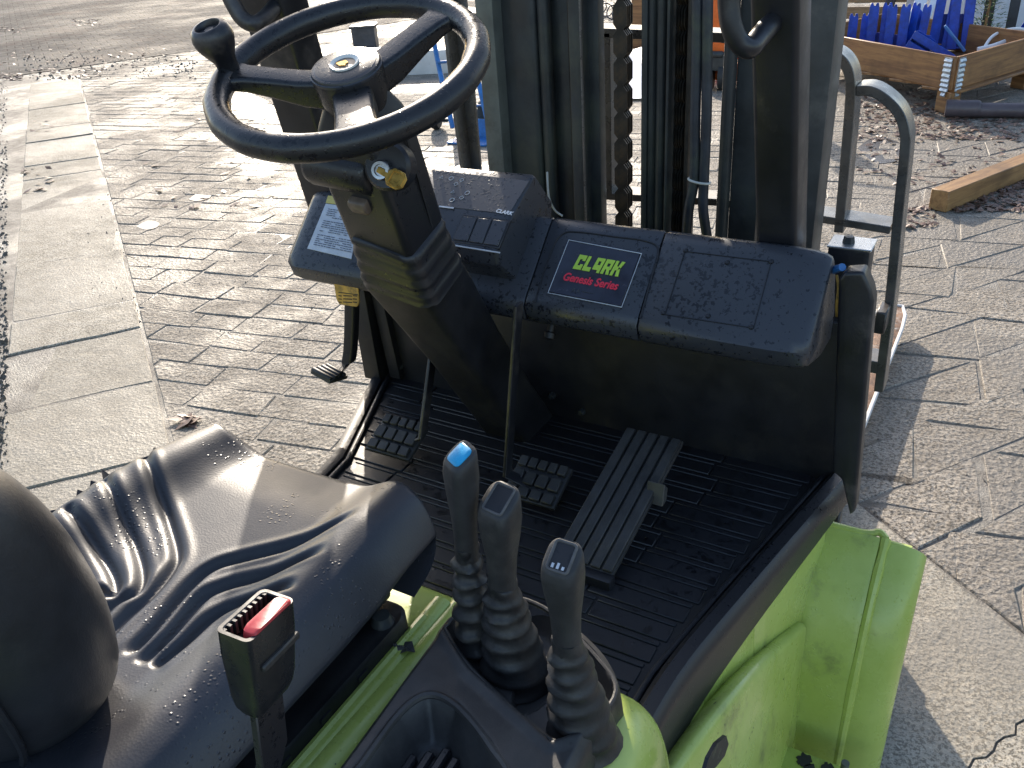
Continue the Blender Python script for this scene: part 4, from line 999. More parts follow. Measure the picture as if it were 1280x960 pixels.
# ================================================================== THE YARD
gr = MB(); gr.box((0, 10, -.26), (160, 160, .48)); g0 = obj('ground', gr, M['dirt'], None); tag(g0, kind='structure')   # top at -.02
# ---- far surface beyond the drain line
E0, E1 = V((-11.2, 6.35, 0)), V((-9.6, 9.1, 0)); ed = (E1-E0).normalized(); en = V((-ed.y, ed.x, 0))
if en.x > 0: en = -en
far = MB(); c = E0-ed*14; far.prism([E0-ed*14, E0+ed*30, E0+ed*30+en*40, E0-ed*14+en*40], (0, 0, .004))
far = obj('far_yard', far, M['road'], None, 0, smooth=0); far.location.z = -.004; tag(far, kind='structure')
kerb = MB(); kerb.prism([E0-ed*14-en*.10, E0+ed*20-en*.10, E0+ed*20+en*.02, E0-ed*14+en*.02], (0, 0, .012)); kb0 = obj('drain_strip', kerb, M['joint'], None, .003, 1); kb0.location.z = -.007; tag(kb0, kind='structure')
# ---- frames
PA = R(10.5); p1_ = V((math.cos(PA), math.sin(PA), 0)); p2_ = V((-math.sin(PA), math.cos(PA), 0))
# slab strip (left): right edge line and left edge line on the ground
RA, RB = at(205, 520, z=0), at(100, 100, z=0); LA_, LB_ = at(0, 600, z=0), at(10, 100, z=0)
sdv = (RB-RA).normalized(); sn = V((-sdv.y, sdv.x, 0))            # strip direction; sn
if sn.dot(LA_-RA) < 0: sn = -sn
def strip_off(p): return (V((p.x, p.y, 0))-RA).dot(sn)
SWID = .56
# right slab: line through two edge points
QA, QB = at(1080, 636, z=0), at(1280, 795, z=0); qd = (QB-QA).normalized(); qn = V((qd.y, -qd.x, 0))
if qn.y > 0: qn = -qn
def q_off(p): return (V((p.x, p.y, 0))-QA).dot(qn)                # >0 : on the slab side
yard = MB(); yard.box((0, 3, -.0130), (40, 30, .02)); 
yard = obj('yard_paving', yard, M['dirt'], None, 0, smooth=0); tag(yard, kind='structure')
def far_off(p): return (V((p.x, p.y, 0))-E0).dot(en)
rng = random.Random(21)
pieces = []      # (dist, polygon)
def clip(poly, f, eps=0.):
    out = []; n = len(poly)
    for i in range(n):
        a, b = poly[i], poly[(i+1) % n]; fa, fb = f(a)-eps, f(b)-eps
        if fa <= 0: out.append(a)
        if (fa < 0 < fb) or (fb < 0 < fa): out.append(a.lerp(b, fa/(fa-fb)))
    return out
def shrink(poly, g):
    c = V((0, 0, 0))
    for p in poly: c += p
    c /= len(poly); out = []; n = len(poly)
    area = 0
    for i in range(n): a, b = poly[i], poly[(i+1) % n]; area += a.x*b.y-b.x*a.y
    if area < 0: poly = poly[::-1]
    for i in range(n):
        p0, p1, p2 = poly[i-1], poly[i], poly[(i+1) % n]
        d1 = (p1-p0).normalized(); d2 = (p2-p1).normalized(); n1 = V((-d1.y, d1.x, 0)); n2 = V((-d2.y, d2.x, 0))
        k = 1+n1.dot(n2); s = (n1+n2)/max(k, .35); out.append(p1+s*g)
    return out
def inview(p, mg=90):
    u, v, w = pix(p); return w > .2 and -mg < u < 1280+mg and -mg < v < 960+mg
def put(poly):
    c = V((0, 0, 0))
    for p in poly: c += p
    c /= len(poly)
    if not inview(c): return
    if -.45 < c.x < .60 and -1.2 < c.y < 1.75: return
    for f, e in ((lambda p: -strip_off(p)-(0 if False else 0), None),):
        pass
    # keep clear of the left slab strip, the right slab and the far yard
    poly = clip(poly, lambda p: strip_off(p)+.006)
    if len(poly) < 3: return
    if c.y < 4.5 and c.x > .2:
        poly = clip(poly, lambda p: q_off(p)+.006)
        if len(poly) < 3: return
    poly = clip(poly, lambda p: far_off(p)+.12)
    if len(poly) < 3: return
    xs = [p.x for p in poly]; ys = [p.y for p in poly]
    if (max(xs)-min(xs))*(max(ys)-min(ys)) < .002: return
    pieces.append(((c-CAM).length, poly))
def PW(a, b): return p1_*a+p2_*b
# left and far: courses of long setts
row = -60; 
for row in range(-12, 110):
    h = .148; jr = rng.uniform(-.012, .012); a = -16+(row % 2)*.17+rng.uniform(-.03, .03)
    while a < 3.2:
        L = rng.choice((.30, .33, .33, .36, .22))
        o = PW(a, row*h)
        if not (o.x > -.02 and o.y > .3 and o.x+.0*o.y > -.2):
            j = [rng.uniform(-.012, .012) for _ in range(8)]
            put([PW(a+j[0], row*h+j[1]), PW(a+L+j[2], row*h+j[3]), PW(a+L+j[4], (row+1)*h+j[5]), PW(a+j[6], (row+1)*h+j[7])])
        a += L
# right: bands at 55 degrees cut into squares and triangles
b1 = V((math.cos(R(54.5)), math.sin(R(54.5)), 0)); b2 = V((-b1.y, b1.x, 0)); bw_ = .22
c1 = V((math.cos(R(10)), math.sin(R(10)), 0)); c2 = V((math.cos(R(-82)), math.sin(R(-82)), 0))
def cut(k, s, d):
    # intersections of a cut line (through mid-band point s, direction d) with both sides of band k
    m0 = b2*(k*bw_+bw_/2)+b1*s; t = (bw_/2)/abs(d.dot(b2)); dd = d if d.dot(b2) > 0 else -d
    return m0-dd*t, m0+dd*t
for k in range(-3, 32):
    s = -2+rng.uniform(0, .3)+(k % 2)*.24; alt = k % 2; prev = None
    while s < 13:
        cur = cut(k, s, c1 if alt else c2)
        if prev is not None:
            poly = [prev[0], cur[0], cur[1], prev[1]]
            cc = (prev[0]+cur[0]+cur[1]+prev[1])/4
            if cc.x > -.02-.0*cc.y and cc.y > .3:
                poly = [p+V((rng.uniform(-.018, .018), rng.uniform(-.018, .018), 0)) for p in poly]
                put(poly)
        prev = cur; alt = 1-alt; s += rng.uniform(.22, .31)
pieces.sort(key=lambda t: t[0])
def stone_mesh(polys_z, name, mat, top=.0, th=.03, bev=.0045):
    m = MB()
    for poly, dz, tx, ty in polys_z:
        c = V((0, 0, 0))
        for p in poly: c += p
        c /= len(poly); q = shrink(poly, bev); n = len(poly)
        ht = lambda p: dz+(p.x-c.x)*tx+(p.y-c.y)*ty
        lo = [V((p.x, p.y, -th)) for p in poly]; mi = [V((p.x, p.y, top-bev*.9+ht(p))) for p in poly]; hi = [V((p.x, p.y, top+ht(p))) for p in q]
        m.add(lo+mi+hi, [[i, (i+1) % n, n+(i+1) % n, n+i] for i in range(n)]+[[n+i, n+(i+1) % n, 2*n+(i+1) % n, 2*n+i] for i in range(n)]+[[2*n+i for i in range(n)]])
    return m
def rand_piece(poly):
    g = rng.uniform(.0016, .0034)
    return (shrink(poly, g), rng.uniform(-.002, .003), rng.uniform(-.010, .010), rng.uniform(-.010, .010))
NEAR = 290
for i, (d, poly) in enumerate(pieces[:NEAR]):
    rp_ = rand_piece(poly); c = V((0, 0, 0))
    for p in rp_[0]: c += p
    c /= len(rp_[0]); loc = [p-c for p in rp_[0]]
    o = obj('paving_stone', stone_mesh([(loc, rp_[1], rp_[2], rp_[3])], 's', M['sett']), M['sett'], yard, 0, smooth=0); o.location = (c.x, c.y, 0)
rest = obj('paving_stone', stone_mesh([rand_piece(p) for d, p in pieces[NEAR:]], 's', M['sett']), M['sett'], yard, 0, smooth=0); tag(rest, kind='stuff')
# ---- slab strip on the left
path = MB(); path.prism([RA-sdv*3+sn*(-.0), RA+sdv*9.6, RA+sdv*9.6+sn*SWID, RA-sdv*3+sn*SWID], (0, 0, .01)); path.v = [p-V((0, 0, .0142+.004)) for p in path.v]; path = obj('slab_path', path, M['joint'], None, 0, smooth=0); tag(path, kind='structure')
ts = []
for v_, u_ in ((612, 60), (510, 60), (437, 60), (401, 50), (332, 50), (264, 50), (225, 50), (208, 50), (178, 50), (163, 50), (137, 50)):
    ts.append((at(u_, v_, z=0)-RA).dot(sdv))
ts = sorted([-1.2, -.65]+ts+[ts[-1]+.9, ts[-1]+1.9])
sk = .13
for a, b in zip(ts, ts[1:]):
    if b-a < .12: continue
    t0 = rng.uniform(-.02, .02)
    poly = [RA+sdv*(a+.009)-sn*.0+sn*.006, RA+sdv*(b-.009)+sn*.006, RA+sdv*(b-.006+sk*.4+t0)+sn*(SWID-.006), RA+sdv*(a+.006+sk*.4+t0)+sn*(SWID-.006)]
    poly = [RA+sdv*(p-RA).dot(sdv)+sn*(p-RA).dot(sn) for p in poly]
    c = V((0, 0, 0))
    for p in poly: c += p
    c /= 4
    # chip a corner, subdivide edges so that they are not ruler straight
    pts = []
    for i in range(4):
        p, q = poly[i], poly[(i+1) % 4]
        for k in range(6): pts.append(p.lerp(q, k/6)+V((rng.uniform(-.003, .003), rng.uniform(-.003, .003), 0))*(1 if k else 2))
    o = obj('paving_slab', stone_mesh([([p-c for p in pts], rng.uniform(-.003, .006), rng.uniform(-.006, .006), rng.uniform(-.006, .006))], 's', M['slab'], bev=.005), M['slab'], path, 0, smooth=0); o.location = (c.x, c.y, 0)
# ---- slab on the right beside the fender
pad = MB(); pad.prism([QA-qd*.6+qn*0, QA+qd*2, QA+qd*2+qn*1.6, QA-qd*.6+qn*1.6], (0, 0, .01)); pad.v = [p-V((0, 0, .0155+.004)) for p in pad.v]; pad = obj('concrete_pad', pad, M['joint'], None, 0, smooth=0); tag(pad, kind='structure')
crk0, crk1 = at(1212, 960, z=0), at(1290, 895, z=0); cdv = (crk1-crk0).normalized(); cnv = V((-cdv.y, cdv.x, 0))
crk = [crk0-cdv*.5]+[crk0.lerp(crk1, k/9)+cnv*(.006*math.sin(k*1.9)+rng.uniform(-.003, .003)) for k in range(10)]+[crk1+cdv*.04]
far_side = [QA-qd*.6, QA+qd*2]
pa = [QA-qd*.6+qn*.006]+[QA+qd*(k*.25-.5)+qn*(.006+rng.uniform(-.004, .004)) for k in range(10)]+[QA+qd*2+qn*.006]
A_ = pa+[crk[-1]]+[p+cnv*.002 for p in crk[-2:0:-1]]+[crk[0]]
def slabpiece(poly, name='paving_slab'):
    c = V((0, 0, 0))
    for p in poly: c += p
    c /= len(poly)
    m = MB(); n = len(poly); lo = [V((p.x-c.x, p.y-c.y, -.03)) for p in poly]; hi = [V((p.x-c.x, p.y-c.y, 0)) for p in poly]
    m.add(lo+hi, [[i, (i+1) % n, n+(i+1) % n, n+i] for i in range(n)]+[[n+i for i in range(n)]])
    o = obj(name, m, M['slab'], pad, 0, smooth=0); o.location = (c.x, c.y, rng.uniform(0, .003)); return o
slabpiece(A_)
B_ = [crk[0]]+[p-cnv*.003 for p in crk[1:-1]]+[crk[-1], QA+qd*2+qn*.02, QA+qd*2+qn*1.2, crk[0]+qn*1.0]
slabpiece(B_)
# ---- puddles
def puddle(px_list, z=.0022):
    pts = [at(u, v, z=z) for u, v in px_list]; pts = catmull(pts+[pts[0]], 4)[:-1]
    m = MB(); m.add([p for p in pts], [list(range(len(pts)))]); o = obj('puddle', m, M['water'], None, 0, smooth=0); tag(o, kind='structure'); return o
puddle([(170, 283), (184, 276), (198, 278), (196, 284), (182, 287)])
puddle([(236, 249), (250, 240), (264, 243), (258, 249), (244, 251)])
puddle([(330, 238), (352, 230), (388, 224), (392, 236), (366, 242), (340, 245)])
puddle([(275, 122), (300, 116), (330, 124), (345, 140), (320, 150), (292, 142)])
puddle([(396, 78), (440, 70), (520, 60), (560, 70), (540, 84), (470, 88)])
puddle([(756, 92), (800, 86), (830, 100), (812, 118), (770, 124), (742, 112)])
puddle([(620, 152), (700, 146), (740, 160), (690, 176), (630, 170)])
puddle([(1072, 185), (1092, 172), (1124, 178), (1130, 196), (1096, 204)])
# ---- leaves and grit
def leaf_patch(name, areas, seed, size=(.025, .055)):
    m = MB(); rr = random.Random(seed)
    for (u0, v0, u1, v1, n) in areas:
        for _ in range(n):
            u, v = rr.uniform(u0, u1), rr.uniform(v0, v1); c = at(u, v, z=.004); s = rr.uniform(*size); a = rr.uniform(0, 6.28)
            X = V((math.cos(a), math.sin(a), rr.uniform(-.3, .3))); Y = V((-math.sin(a), math.cos(a), rr.uniform(-.3, .3))); z = V((0, 0, rr.uniform(.002, .010)))
            m.add([c+X*s+z, c+Y*s*.5+V((0, 0, .004)), c-X*s+z*.5, c-Y*s*.5+z, c+V((0, 0, .006))], [(0, 1, 4), (1, 2, 4), (2, 3, 4), (3, 0, 4)])
    o = obj(name, m, M['leaf'], None, 0, smooth=0); tag(o, kind='stuff'); return o
leaf_patch('leaf_litter', [(1065, 130, 1280, 175, 700), (1065, 165, 1280, 230, 110), (1190, 225, 1290, 265, 330), (1125, 260, 1170, 285, 50), (745, -10, 910, 30, 260), (745, 30, 910, 80, 240), (1065, 110, 1190, 135, 120), (1080, 180, 1130, 230, 20)], 5, (.014, .034))
leaf_patch('leaf_debris', [(90, 24, 125, 32, 60), (0, 34, 32, 42, 50), (0, 92, 30, 100, 60), (130, 60, 240, 90, 60), (40, 85, 130, 98, 80), (250, 45, 330, 75, 60), (0, 60, 130, 90, 60), (36, 150, 70, 165, 8), (28, 210, 70, 240, 16), (230, 520, 242, 530, 5), (222, 518, 242, 530, 7), (180, 120, 320, 260, 40)], 6, (.02, .05))
def grit(name, areas, seed):
    m = MB(); rr = random.Random(seed)
    for poly, n, s0, s1 in areas:
        for _ in range(n):
            u, v = poly(rr); c = at(u, v, z=.0); s = rr.uniform(s0, s1)
            q = [c+V((rr.uniform(.6, 1)*s*math.cos(k*2.094+rr.random()), rr.uniform(.6, 1)*s*math.sin(k*2.094+rr.random()), -.004)) for k in range(3)]
            m.add(q+[c+V((rr.uniform(-.3, .3)*s, rr.uniform(-.3, .3)*s, s*.7))], [(0, 1, 3), (1, 2, 3), (2, 0, 3)])
    o = obj(name, m, M['dirt'], None, 0, smooth=0); tag(o, kind='stuff'); return o
grit('gravel', [(lambda r: (r.uniform(-30, 9-0), r.uniform(100, 610)), 1500, .006, .016), (lambda r: (r.uniform(1085, 1280), r.uniform(300, 760)), 160, .002, .006), (lambda r: (r.uniform(110, 420), r.uniform(180, 420)), 400, .003, .009), (lambda r: (r.uniform(30, 250), r.uniform(70, 100)), 300, .01, .03)], 9)

# ================================================================== THINGS AROUND THE FORKLIFT
# ---- timber crate full of blue steel brackets
zc0, zc1 = .17, .52
Cc = at(1189, 113, z=zc0); Cl = at(1060, 84, z=zc0); Crr = at(1330, 70, z=zc0)
dl = (Cl-Cc); dl.z = 0; dl.normalize(); dr = V((-dl.y, dl.x, 0)); dr = dr if dr.x > 0 else -dr
dr2 = (Crr-Cc); dr2.z = 0; dr2.normalize(); dr = dr2
LL_, LR_ = 1.75, 1.15
CR = thing('timber_crate', 'low crate of weathered boards with a galvanised corner hinge, full of blue steel brackets', 'crate', (Cc.x, Cc.y, 0))
def wboard(a, b, z0, z1, th, par, name='crate_board', mat='wood'):
    d = (b-a); d.z = 0; L = d.length; d.normalize(); n_ = V((-d.y, d.x, 0)); c = (a+b)/2
    o = obj(name, MB().box((0, 0, 0), (L, th, z1-z0)), M[mat], par, .004, 1)
    o.location = V((c.x, c.y, (z0+z1)/2))-(par.location if par else V((0, 0, 0))); o.rotation_euler = (0, 0, math.atan2(d.y, d.x)); return o
P0 = V((Cc.x, Cc.y, 0)); P1 = P0+dl*LL_; P2 = P0+dr*LR_; P3 = P1+dr*LR_
zt = at(1189, 71, y=Cc.y).z
wboard(P0, P1, zc0, zt, .022, CR); wboard(P0+dr*.015, P2, zc0, zt, .022, CR); wboard(P1, P3, zc0, zt, .022, CR); wboard(P2, P3, zc0, zt, .022, CR)
for k in range(5): wboard(P0+dl*(.1+k*.36), P2+dl*(.1+k*.36), zc0-.02, zc0, .30, CR, 'floor_board')
for q in (P0+dl*.05+dr*.05, P0+dl*1.6+dr*.05, P2-dr*.06+dl*.05, P3-dr*.06-dl*.1):
    o = obj('skid_block', MB().box((0, 0, 0), (.13, .10, zc0-.02)), M['wood'], CR, .004, 1); o.location = V((q.x, q.y, (zc0-.02)/2))-CR.location; o.rotation_euler = (0, 0, math.atan2(dl.y, dl.x))
for s_, dd in ((-1, dl), (1, dr)):
    m = MB(); nn = V((-dd.y, dd.x, 0)); nn = nn if nn.y < 0 else -nn
    c = P0+dd*.055+nn*.013; h = zt-zc0
    rings = []; N = 33
    for i in range(N+1):
        z = zc0-.05+(h+.04)*i/N; b = .004+.009*(.5+.5*math.sin(i*2*math.pi/4.1))
        w = .036 if i > 4 else .018
        rings.append([c+dd*(-w)+nn*0+V((0, 0, z)), c+dd*w+V((0, 0, z)), c+dd*w+nn*b+V((0, 0, z)), c-dd*w+nn*b+V((0, 0, z))])
    o = obj('corner_hinge', m.loft(rings), M['galv'], CR, 0, smooth=40); o.data.transform(Matrix.Translation(-CR.location))
# brackets: two side plates with notched tops joined by a back web
def bracket(h, w, d):
    t = thing('steel_bracket', '', 'bracket')
    for sx in (-1, 1):
        x0, x1 = (-w/2, -.014) if sx < 0 else (.014, w/2); k = w/2-.014
        m = MB(); poly = [(x0, 0), (x1, 0), (x1, h*.93), (x1-k*.10, h), (x1-k*.32, h), (x1-k*.42, h*.95), (x0+k*.42, h*.95), (x0+k*.32, h), (x0+k*.10, h), (x0, h*.93)]
        m.prism([V((a_, -d/2, b_)) for a_, b_ in poly], (0, .012, 0)); m.prism([V((x1 if sx < 0 else x0, -d/2+.012, 0)), V((x1 if sx < 0 else x0, d/2, 0)), V((x1 if sx < 0 else x0, d/2, h*.75)), V((x1 if sx < 0 else x0, -d/2+.012, h*.9))], (-sx*.010*-1, 0, 0)); obj('side_plate', m, M['bluepaint'], t, .002, 1)
    m = MB(); m.box((0, d*.30, h*.25), (w, .010, h*.4)); m.box((0, 0, .008), (w, d*.9, .012)); obj('web', m, M['bluepaint'], t, .002, 1)
    return t
B0 = bracket(.44, .175, .10)
def copy_thing(t):
    c = t.copy(); COL.objects.link(c)
    for ch in list(t.children):
        k = ch.copy(); COL.objects.link(k); k.parent = c
        for gch in list(ch.children): kk = gch.copy(); COL.objects.link(kk); kk.parent = k
    return c
def inside(a, b, z=zc0): p = P0+dl*a+dr*b; return V((p.x, p.y, z))
spots = [(at(1099, 30, y=8.25).x, 8.25, zc0, 0, 0, R(6), 'upright blue bracket standing leftmost of the tall ones in the crate'),
         (at(1122, 30, y=8.15).x, 8.15, zc0, 0, 0, R(4), 'upright blue bracket second from the left against the front board'),
         (at(1150, 30, y=8.2).x, 8.20, zc0, 0, R(4), R(-30), 'turned blue bracket right of the white boards in the crate'),
         (at(1182, 10, y=8.6).x, 8.60, zc0+.03, 0, R(2), R(5), 'tall blue bracket left of the pair at the back of the crate'),
         (at(1206, 10, y=8.6).x, 8.60, zc0+.03, 0, R(-3), R(8), 'tall blue bracket right of the pair at the back of the crate'),
         (at(1278, 42, y=8.75).x, 8.75, zc0+.02, R(10), R(25), R(20), 'blue bracket cut by the right picture edge behind the white cable'),
         (at(1072, 48, y=8.4).x, 8.40, zc0-.10, 0, 0, R(10), 'low blue bracket farthest left in the crate beside the grey bar'),]
for i, (x, y, z, rx, ry, rz, lab) in enumerate(spots):
    t = B0 if i == 0 else copy_thing(B0)
    t.location = (x, y, z); t.rotation_euler = (rx, ry, rz); tag(t, lab, 'bracket', 'blue steel brackets stored in the timber crate')
    if i in (3, 4): t.scale = (1.05, 1, 1.35)
t = copy_thing(B0); q = at(1180, 62, y=7.95); t.location = (at(1140, 45, y=7.95).x, 7.95, at(1140, 48, y=7.95).z); t.rotation_euler = (R(8), R(118), R(0)); t.scale = (.8, 1, .85); tag(t, 'blue bracket lying tilted on top across the front corner of the crate', 'bracket', 'blue steel brackets stored in the timber crate')
m = MB(); m.strip([at(1181, 32, y=8.0), at(1206, 64, y=8.05)], V((0, .05, 0)), V((.012, 0, .012))); bs = obj('steel_strip', m, M['bluetruck'], None, .002, 1); rebase(bs); tag(bs, 'narrow blue steel strip leaning beside the tilted bracket in the crate', 'strip')
m = MB().tube(catmull([at(1230, 60, y=8.2), at(1240, 46, y=8.3), at(1256, 38, y=8.4), at(1275, 36, y=8.4), at(1300, 42, y=8.4)], 6), .012, 8); m.tube(catmull([at(1222, 62, y=8.15), at(1240, 58, y=8.2), at(1256, 52, y=8.3)], 5), .02, 8)
cb = obj('white_cable', m, M['whiteboard'], None); rebase(cb); tag(cb, 'white cable looping over the right board of the crate', 'cable')
# ---- leaning white boards, fence, white cladding and posts behind the crate
for k, (u0, u1) in enumerate(((1136, 1152), (1156, 1164))):
    m = MB(); a, b = at(u0-8, 42, y=8.9), at(u1-8, 42, y=8.9); c, d = at(u1+22, -40, y=9.2), at(u0+22, -40, y=9.2)
    m.prism([a, b, c, d], (0, .03, 0)); o = obj('white_board', m, M['whiteboard'], None, .003, 1); rebase(o)
    tag(o, ('wide white board leaning behind the blue brackets', 'narrow white board leaning right of the wide one')[k], 'board')
FN = thing('slat_fence', 'brown wooden slat fence behind the left end of the crate', 'fence', (-.6, 10.2, 0))
def local(o, t): o.data.transform(Matrix.Translation(-t.location)); o.parent = t; return o
xa, xb = at(1040, 10, y=10.2).x-.4, at(1132, 10, y=10.2).x
for k in range(9):
    local(obj('fence_slat', MB().box(((xa+xb)/2, 10.2, .12+k*.155), (xb-xa, .025, .115)), M['fence'], None, .003, 1), FN)
for u in (1112,):
    local(obj('fence_post', MB().box((at(u, 10, y=10.15).x, 10.14, .8), (.09, .07, 1.6)), M['post'], None, .004, 1), FN)
local(obj('fence_post', MB().box((xb+.06, 10.16, .8), (.10, .08, 1.6)), M['galv'], None, .004, 1), FN)
WL = thing('clad_wall', 'pale white panelled wall behind the back of the crate', 'wall', (.6, 10.6, 0))
x0 = at(1158, 10, y=10.6).x
for k in range(5):
    local(obj('wall_panel', MB().box((x0+.2+k*.42, 10.62, 1.2), (.40, .05, 2.4)), M['whitewall'], None, .004, 1), WL)
for k, u in enumerate((1237, 1268)):
    xx = at(u, 10, y=9.9).x; m = MB(); m.box((xx, 9.9, 1.1), (.085, .085, 2.2)); o = obj('dark_post', m, M['post'], None, .006, 1); rebase(o)
    tag(o, ('dark square post behind the small green conifer', 'dark square post nearest the right picture edge')[k], 'post')
CF = thing('small_conifer', 'small green conifer growing in front of the dark post behind the crate', 'shrub', (at(1231, 30, y=9.7).x, 9.7, 0))
m = MB().tube([V((0, 0, 0)), V((.01, 0, .4)), V((0, 0, .85))], [.018, .012, .004], 6); local(obj('trunk', m, M['wood'], None), CF).data.transform(Matrix.Translation(CF.location))
m = MB(); rr = random.Random(12)
for _ in range(1100):
    z = rr.uniform(.1, .95); rad = .20*(1-z/1.0)+.03; a = rr.uniform(0, 6.28); r_ = rad*math.sqrt(rr.random()); c = V((r_*math.cos(a), r_*math.sin(a), z)); d = V((math.cos(a), math.sin(a), rr.uniform(-.2, .7))).normalized(); s = V((-math.sin(a), math.cos(a), rr.uniform(-.5, .5)))*.006; L = rr.uniform(.03, .07)
    m.add([c-s, c+s, c+d*L], [(0, 1, 2)])
o = obj('crown', m, M['needle'], None, 0, smooth=0); o.parent = CF
# ---- timber beam and drain pipe lying on the right
bA, bB = at(1182, 266, z=0), at(1296, 219, z=0); d = (bB-bA); L = d.length+.25; d.normalize()
m = MB(); m.box((L/2, .05, .055), (L, .10, .11)); o = obj('timber_beam', m, M['beamwood'], None, .004, 1); o.location = bA; o.rotation_euler = (0, 0, math.atan2(d.y, d.x)); tag(o, 'square sawn timber beam lying on the paving at the right among dead leaves', 'beam')
pA, pB = at(1180, 146, z=.0), at(1300, 148, z=.0); d = (pB-pA); d.normalize()
PP_ = thing('drain_pipe', 'dark grey drain pipe lying on the ground in front of the crate', 'pipe', pA)
o = obj('pipe_body', MB().lathe([(.050, .12), (.050, 1.6), (.044, 1.6), (.044, .12)], (0, 0, .052), d, 24), M['pipe'], PP_); o = obj('pipe_socket', MB().lathe([(.046, .0), (.060, .0), (.060, .20), (.054, .215), (.050, .22), (.046, .2)], (0, 0, .060), d, 24), M['pipe'], PP_)
# ---- pale beam and trolley beyond the steering wheel
kL, kR = at(408, 99, z=0), at(560, 92, z=0); d = kR-kL; d.normalize(); nrm = V((-d.y, d.x, 0))
m = MB(); L = (kR-kL).length+.3; m.box((L/2, .20, .12), (L, .40, .24)); o = obj('pale_beam', m, M['palebeam'], None, .01, 2); o.location = kL-d*.25; o.rotation_euler = (0, 0, math.atan2(d.y, d.x)); tag(o, 'long pale concrete beam lying on the wet paving beyond the steering wheel', 'beam')
tb_ = at(458, 54, z=0)
for k, (u, v, s) in enumerate(((458, 58, 1.0), (462, 46, .7))):
    q = at(u, v, z=0); m = MB(); m.box((0, 0, .12*s), (.30*s, .22*s, .24*s)); m.box((0, 0, .25*s), (.34*s, .25*s, .03*s)); o = obj('dark_box', m, M['post'], None, .006, 1); o.location = q; o.rotation_euler = (0, 0, .5); tag(o, ('small dark box standing behind the pale beam', 'smaller dark box farther back beyond the pale beam')[k], 'box')
yT = 5.55
HT = thing('hand_truck', 'blue sack truck with black wheels seen between the steering wheel and the mast', 'hand truck', (at(565, 165, y=yT).x, yT, 0))
def T(u, v, dy=0): return at(u, v, y=yT+dy)-HT.location
base_l, base_r = at(572, 165, z=.02)-HT.location, at(612, 165, z=.02)-HT.location
m = MB(); m.tube([T(538, 30, .25), T(547, 75, .15), T(556, 118, .05), T(566, 160, -.02)], .020, 10); obj('side_tube', m, M['bluetruck'], HT)
m = MB(); m.tube([T(584, 34, .25), T(593, 78, .15), T(602, 120, .05), T(612, 162, -.02)], .020, 10); obj('side_tube', m, M['bluetruck'], HT)
for a, b in (((548, 78), (594, 74)), ((558, 134), (604, 132)), ((541, 45), (586, 40))): obj('cross_bar', MB().tube([T(a[0], a[1], .12), T(b[0], b[1], .12)], .012, 8), M['bluetruck'], HT)
c = T(590, 166, -.1); m = MB(); m.box((c.x, c.y, .012), (.34, .20, .014)); m.box((c.x, c.y+.11, .08), (.34, .012, .14)); obj('toe_plate', m, M['bluetruck'], HT, .003, 1)
for u in (545, 606):
    c = T(u, 150, .20); w = obj('wheel', MB().lathe([(.055, -.03), (.12, -.03), (.13, -.015), (.13, .015), (.12, .03), (.055, .03)], (c.x, c.y, .13), (1, .35, 0), 24), M['tyre'], HT); obj('rim', MB().lathe([(0, -.02), (.058, -.026), (.058, .026), (0, .02)], (c.x, c.y, .13), (1, .35, 0), 16), M['mastlit'], w)
obj('axle', MB().tube([T(545, 150, .2), T(606, 150, .2)], .012, 8), M['mast'], HT)
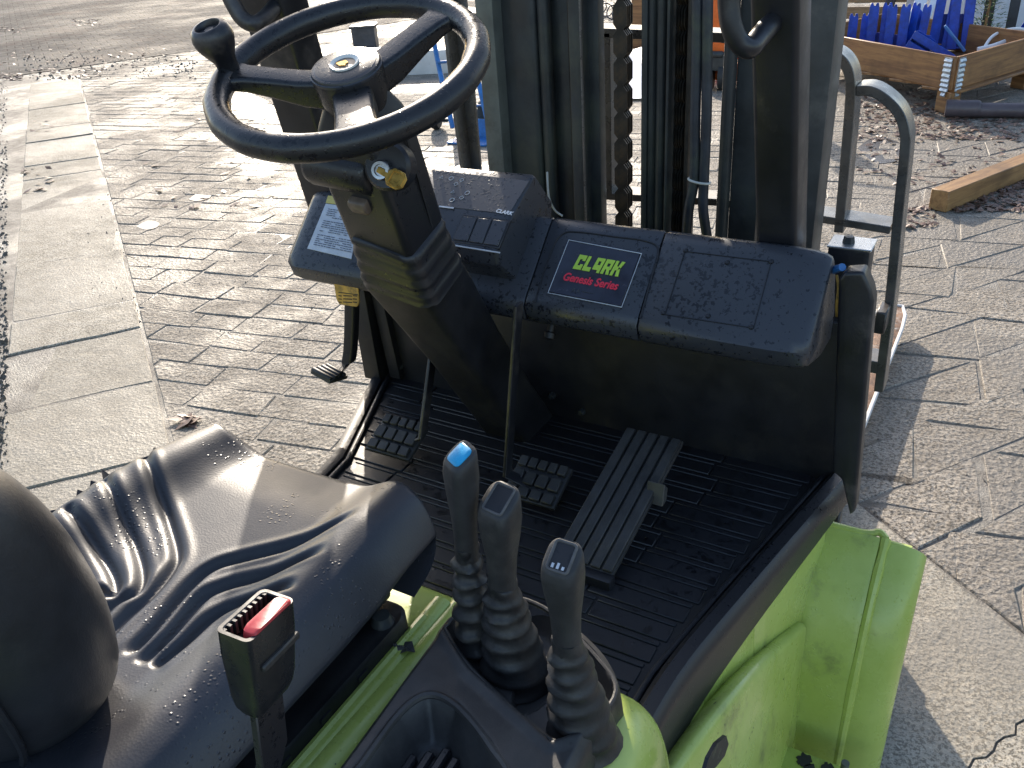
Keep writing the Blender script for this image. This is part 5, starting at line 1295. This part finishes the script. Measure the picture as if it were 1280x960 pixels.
# ---- things glimpsed through the mast
yO = 7.6
xo = at(898, 60, y=yO).x
OM = thing('pallet_truck', 'orange pallet truck with its handle raised, glimpsed through the gap beside the hoses', 'pallet truck', (xo, yO, 0))
m = MB(); m.box((0, 0, .72), (.20, .12, .85), taper=.85); obj('drawbar', m, M['orange'], OM, .02, 2)
m = MB(); m.box((0, -.01, .24), (.17, .16, .15)); m.tube([V((-.07, -.08, .30)), V((.07, -.08, .30))], .03, 10); obj('pump_unit', m, M['mast'], OM, .008, 1)
for sx in (-.055, .055):
    w = obj('wheel', MB().lathe([(.04, -.028), (.11, -.028), (.115, -.02), (.115, .02), (.11, .028), (.04, .028)], (sx, -.02, .115), (1, .15, 0), 22), M['tyre'], OM); obj('rim', MB().lathe([(0, -.024), (.045, -.024), (.045, .024), (0, .024)], (sx, -.02, .115), (1, .15, 0), 14), M['mastlit'], w)
for sx in (-.20, .20):
    m = MB(); m.box((sx, .75, .09), (.15, 1.2, .05)); obj('fork', m, M['orange'], OM, .008, 1)
m = MB(); m.box((0, .12, .13), (.50, .10, .14)); obj('fork_bridge', m, M['orange'], OM, .01, 1)
m = MB().tube([V((-.15, -.10, 1.16)), V((-.15, -.14, 1.28)), V((.15, -.14, 1.28)), V((.15, -.10, 1.16))], .016, 8); m.tube([V((-.15, -.10, 1.16)), V((0, 0, 1.1)), V((.15, -.10, 1.16))], .016, 8); obj('handle', m, M['mast'], OM)
# pale sheet on the ground behind the mast
m = MB(); ca0, ca1, ca2, ca3 = at(712, 128, z=.0), at(806, 126, z=.0), at(806, 74, z=0), at(722, 70, z=0)
rr = random.Random(3)
def sheet(u, v):
    p = ca0.lerp(ca1, u).lerp(ca3.lerp(ca2, u), v); return p+V((0, 0, .02+.10*sstep(0, .5, v)*(1+.3*math.sin(u*9+v*4))))
m.grid(sheet, 18, 18); ts_ = obj('tarpaulin', m, M['tarp'], None, 0, smooth=80); rebase(ts_); tag(ts_, 'pale bluish tarpaulin spread on the ground behind the mast chain', 'tarpaulin')
m = MB()
for k in range(5):
    c = at(742+k*8, 8+3*k, z=.08); m.tube([c+V((.09*math.cos(t), .03*math.sin(t*2+k), .09*math.sin(t)+.02)) for t in [i*2*math.pi/14 for i in range(14)]], .010, 6, True)
cw_ = obj('wire_coil', m, M['post'], None); rebase(cw_); tag(cw_, 'tangled loops of dark wire lying on dead leaves beyond the mast', 'wire')
m = MB(); m.box((at(790, 20, y=9.6).x+.1, 9.6, .45), (.16, .14, .9)); o = obj('old_post', m, M['wood'], None, .01, 1); rebase(o); tag(o, 'short weathered reddish post beyond the mast chain', 'post')
bpy.context.view_layer.update()
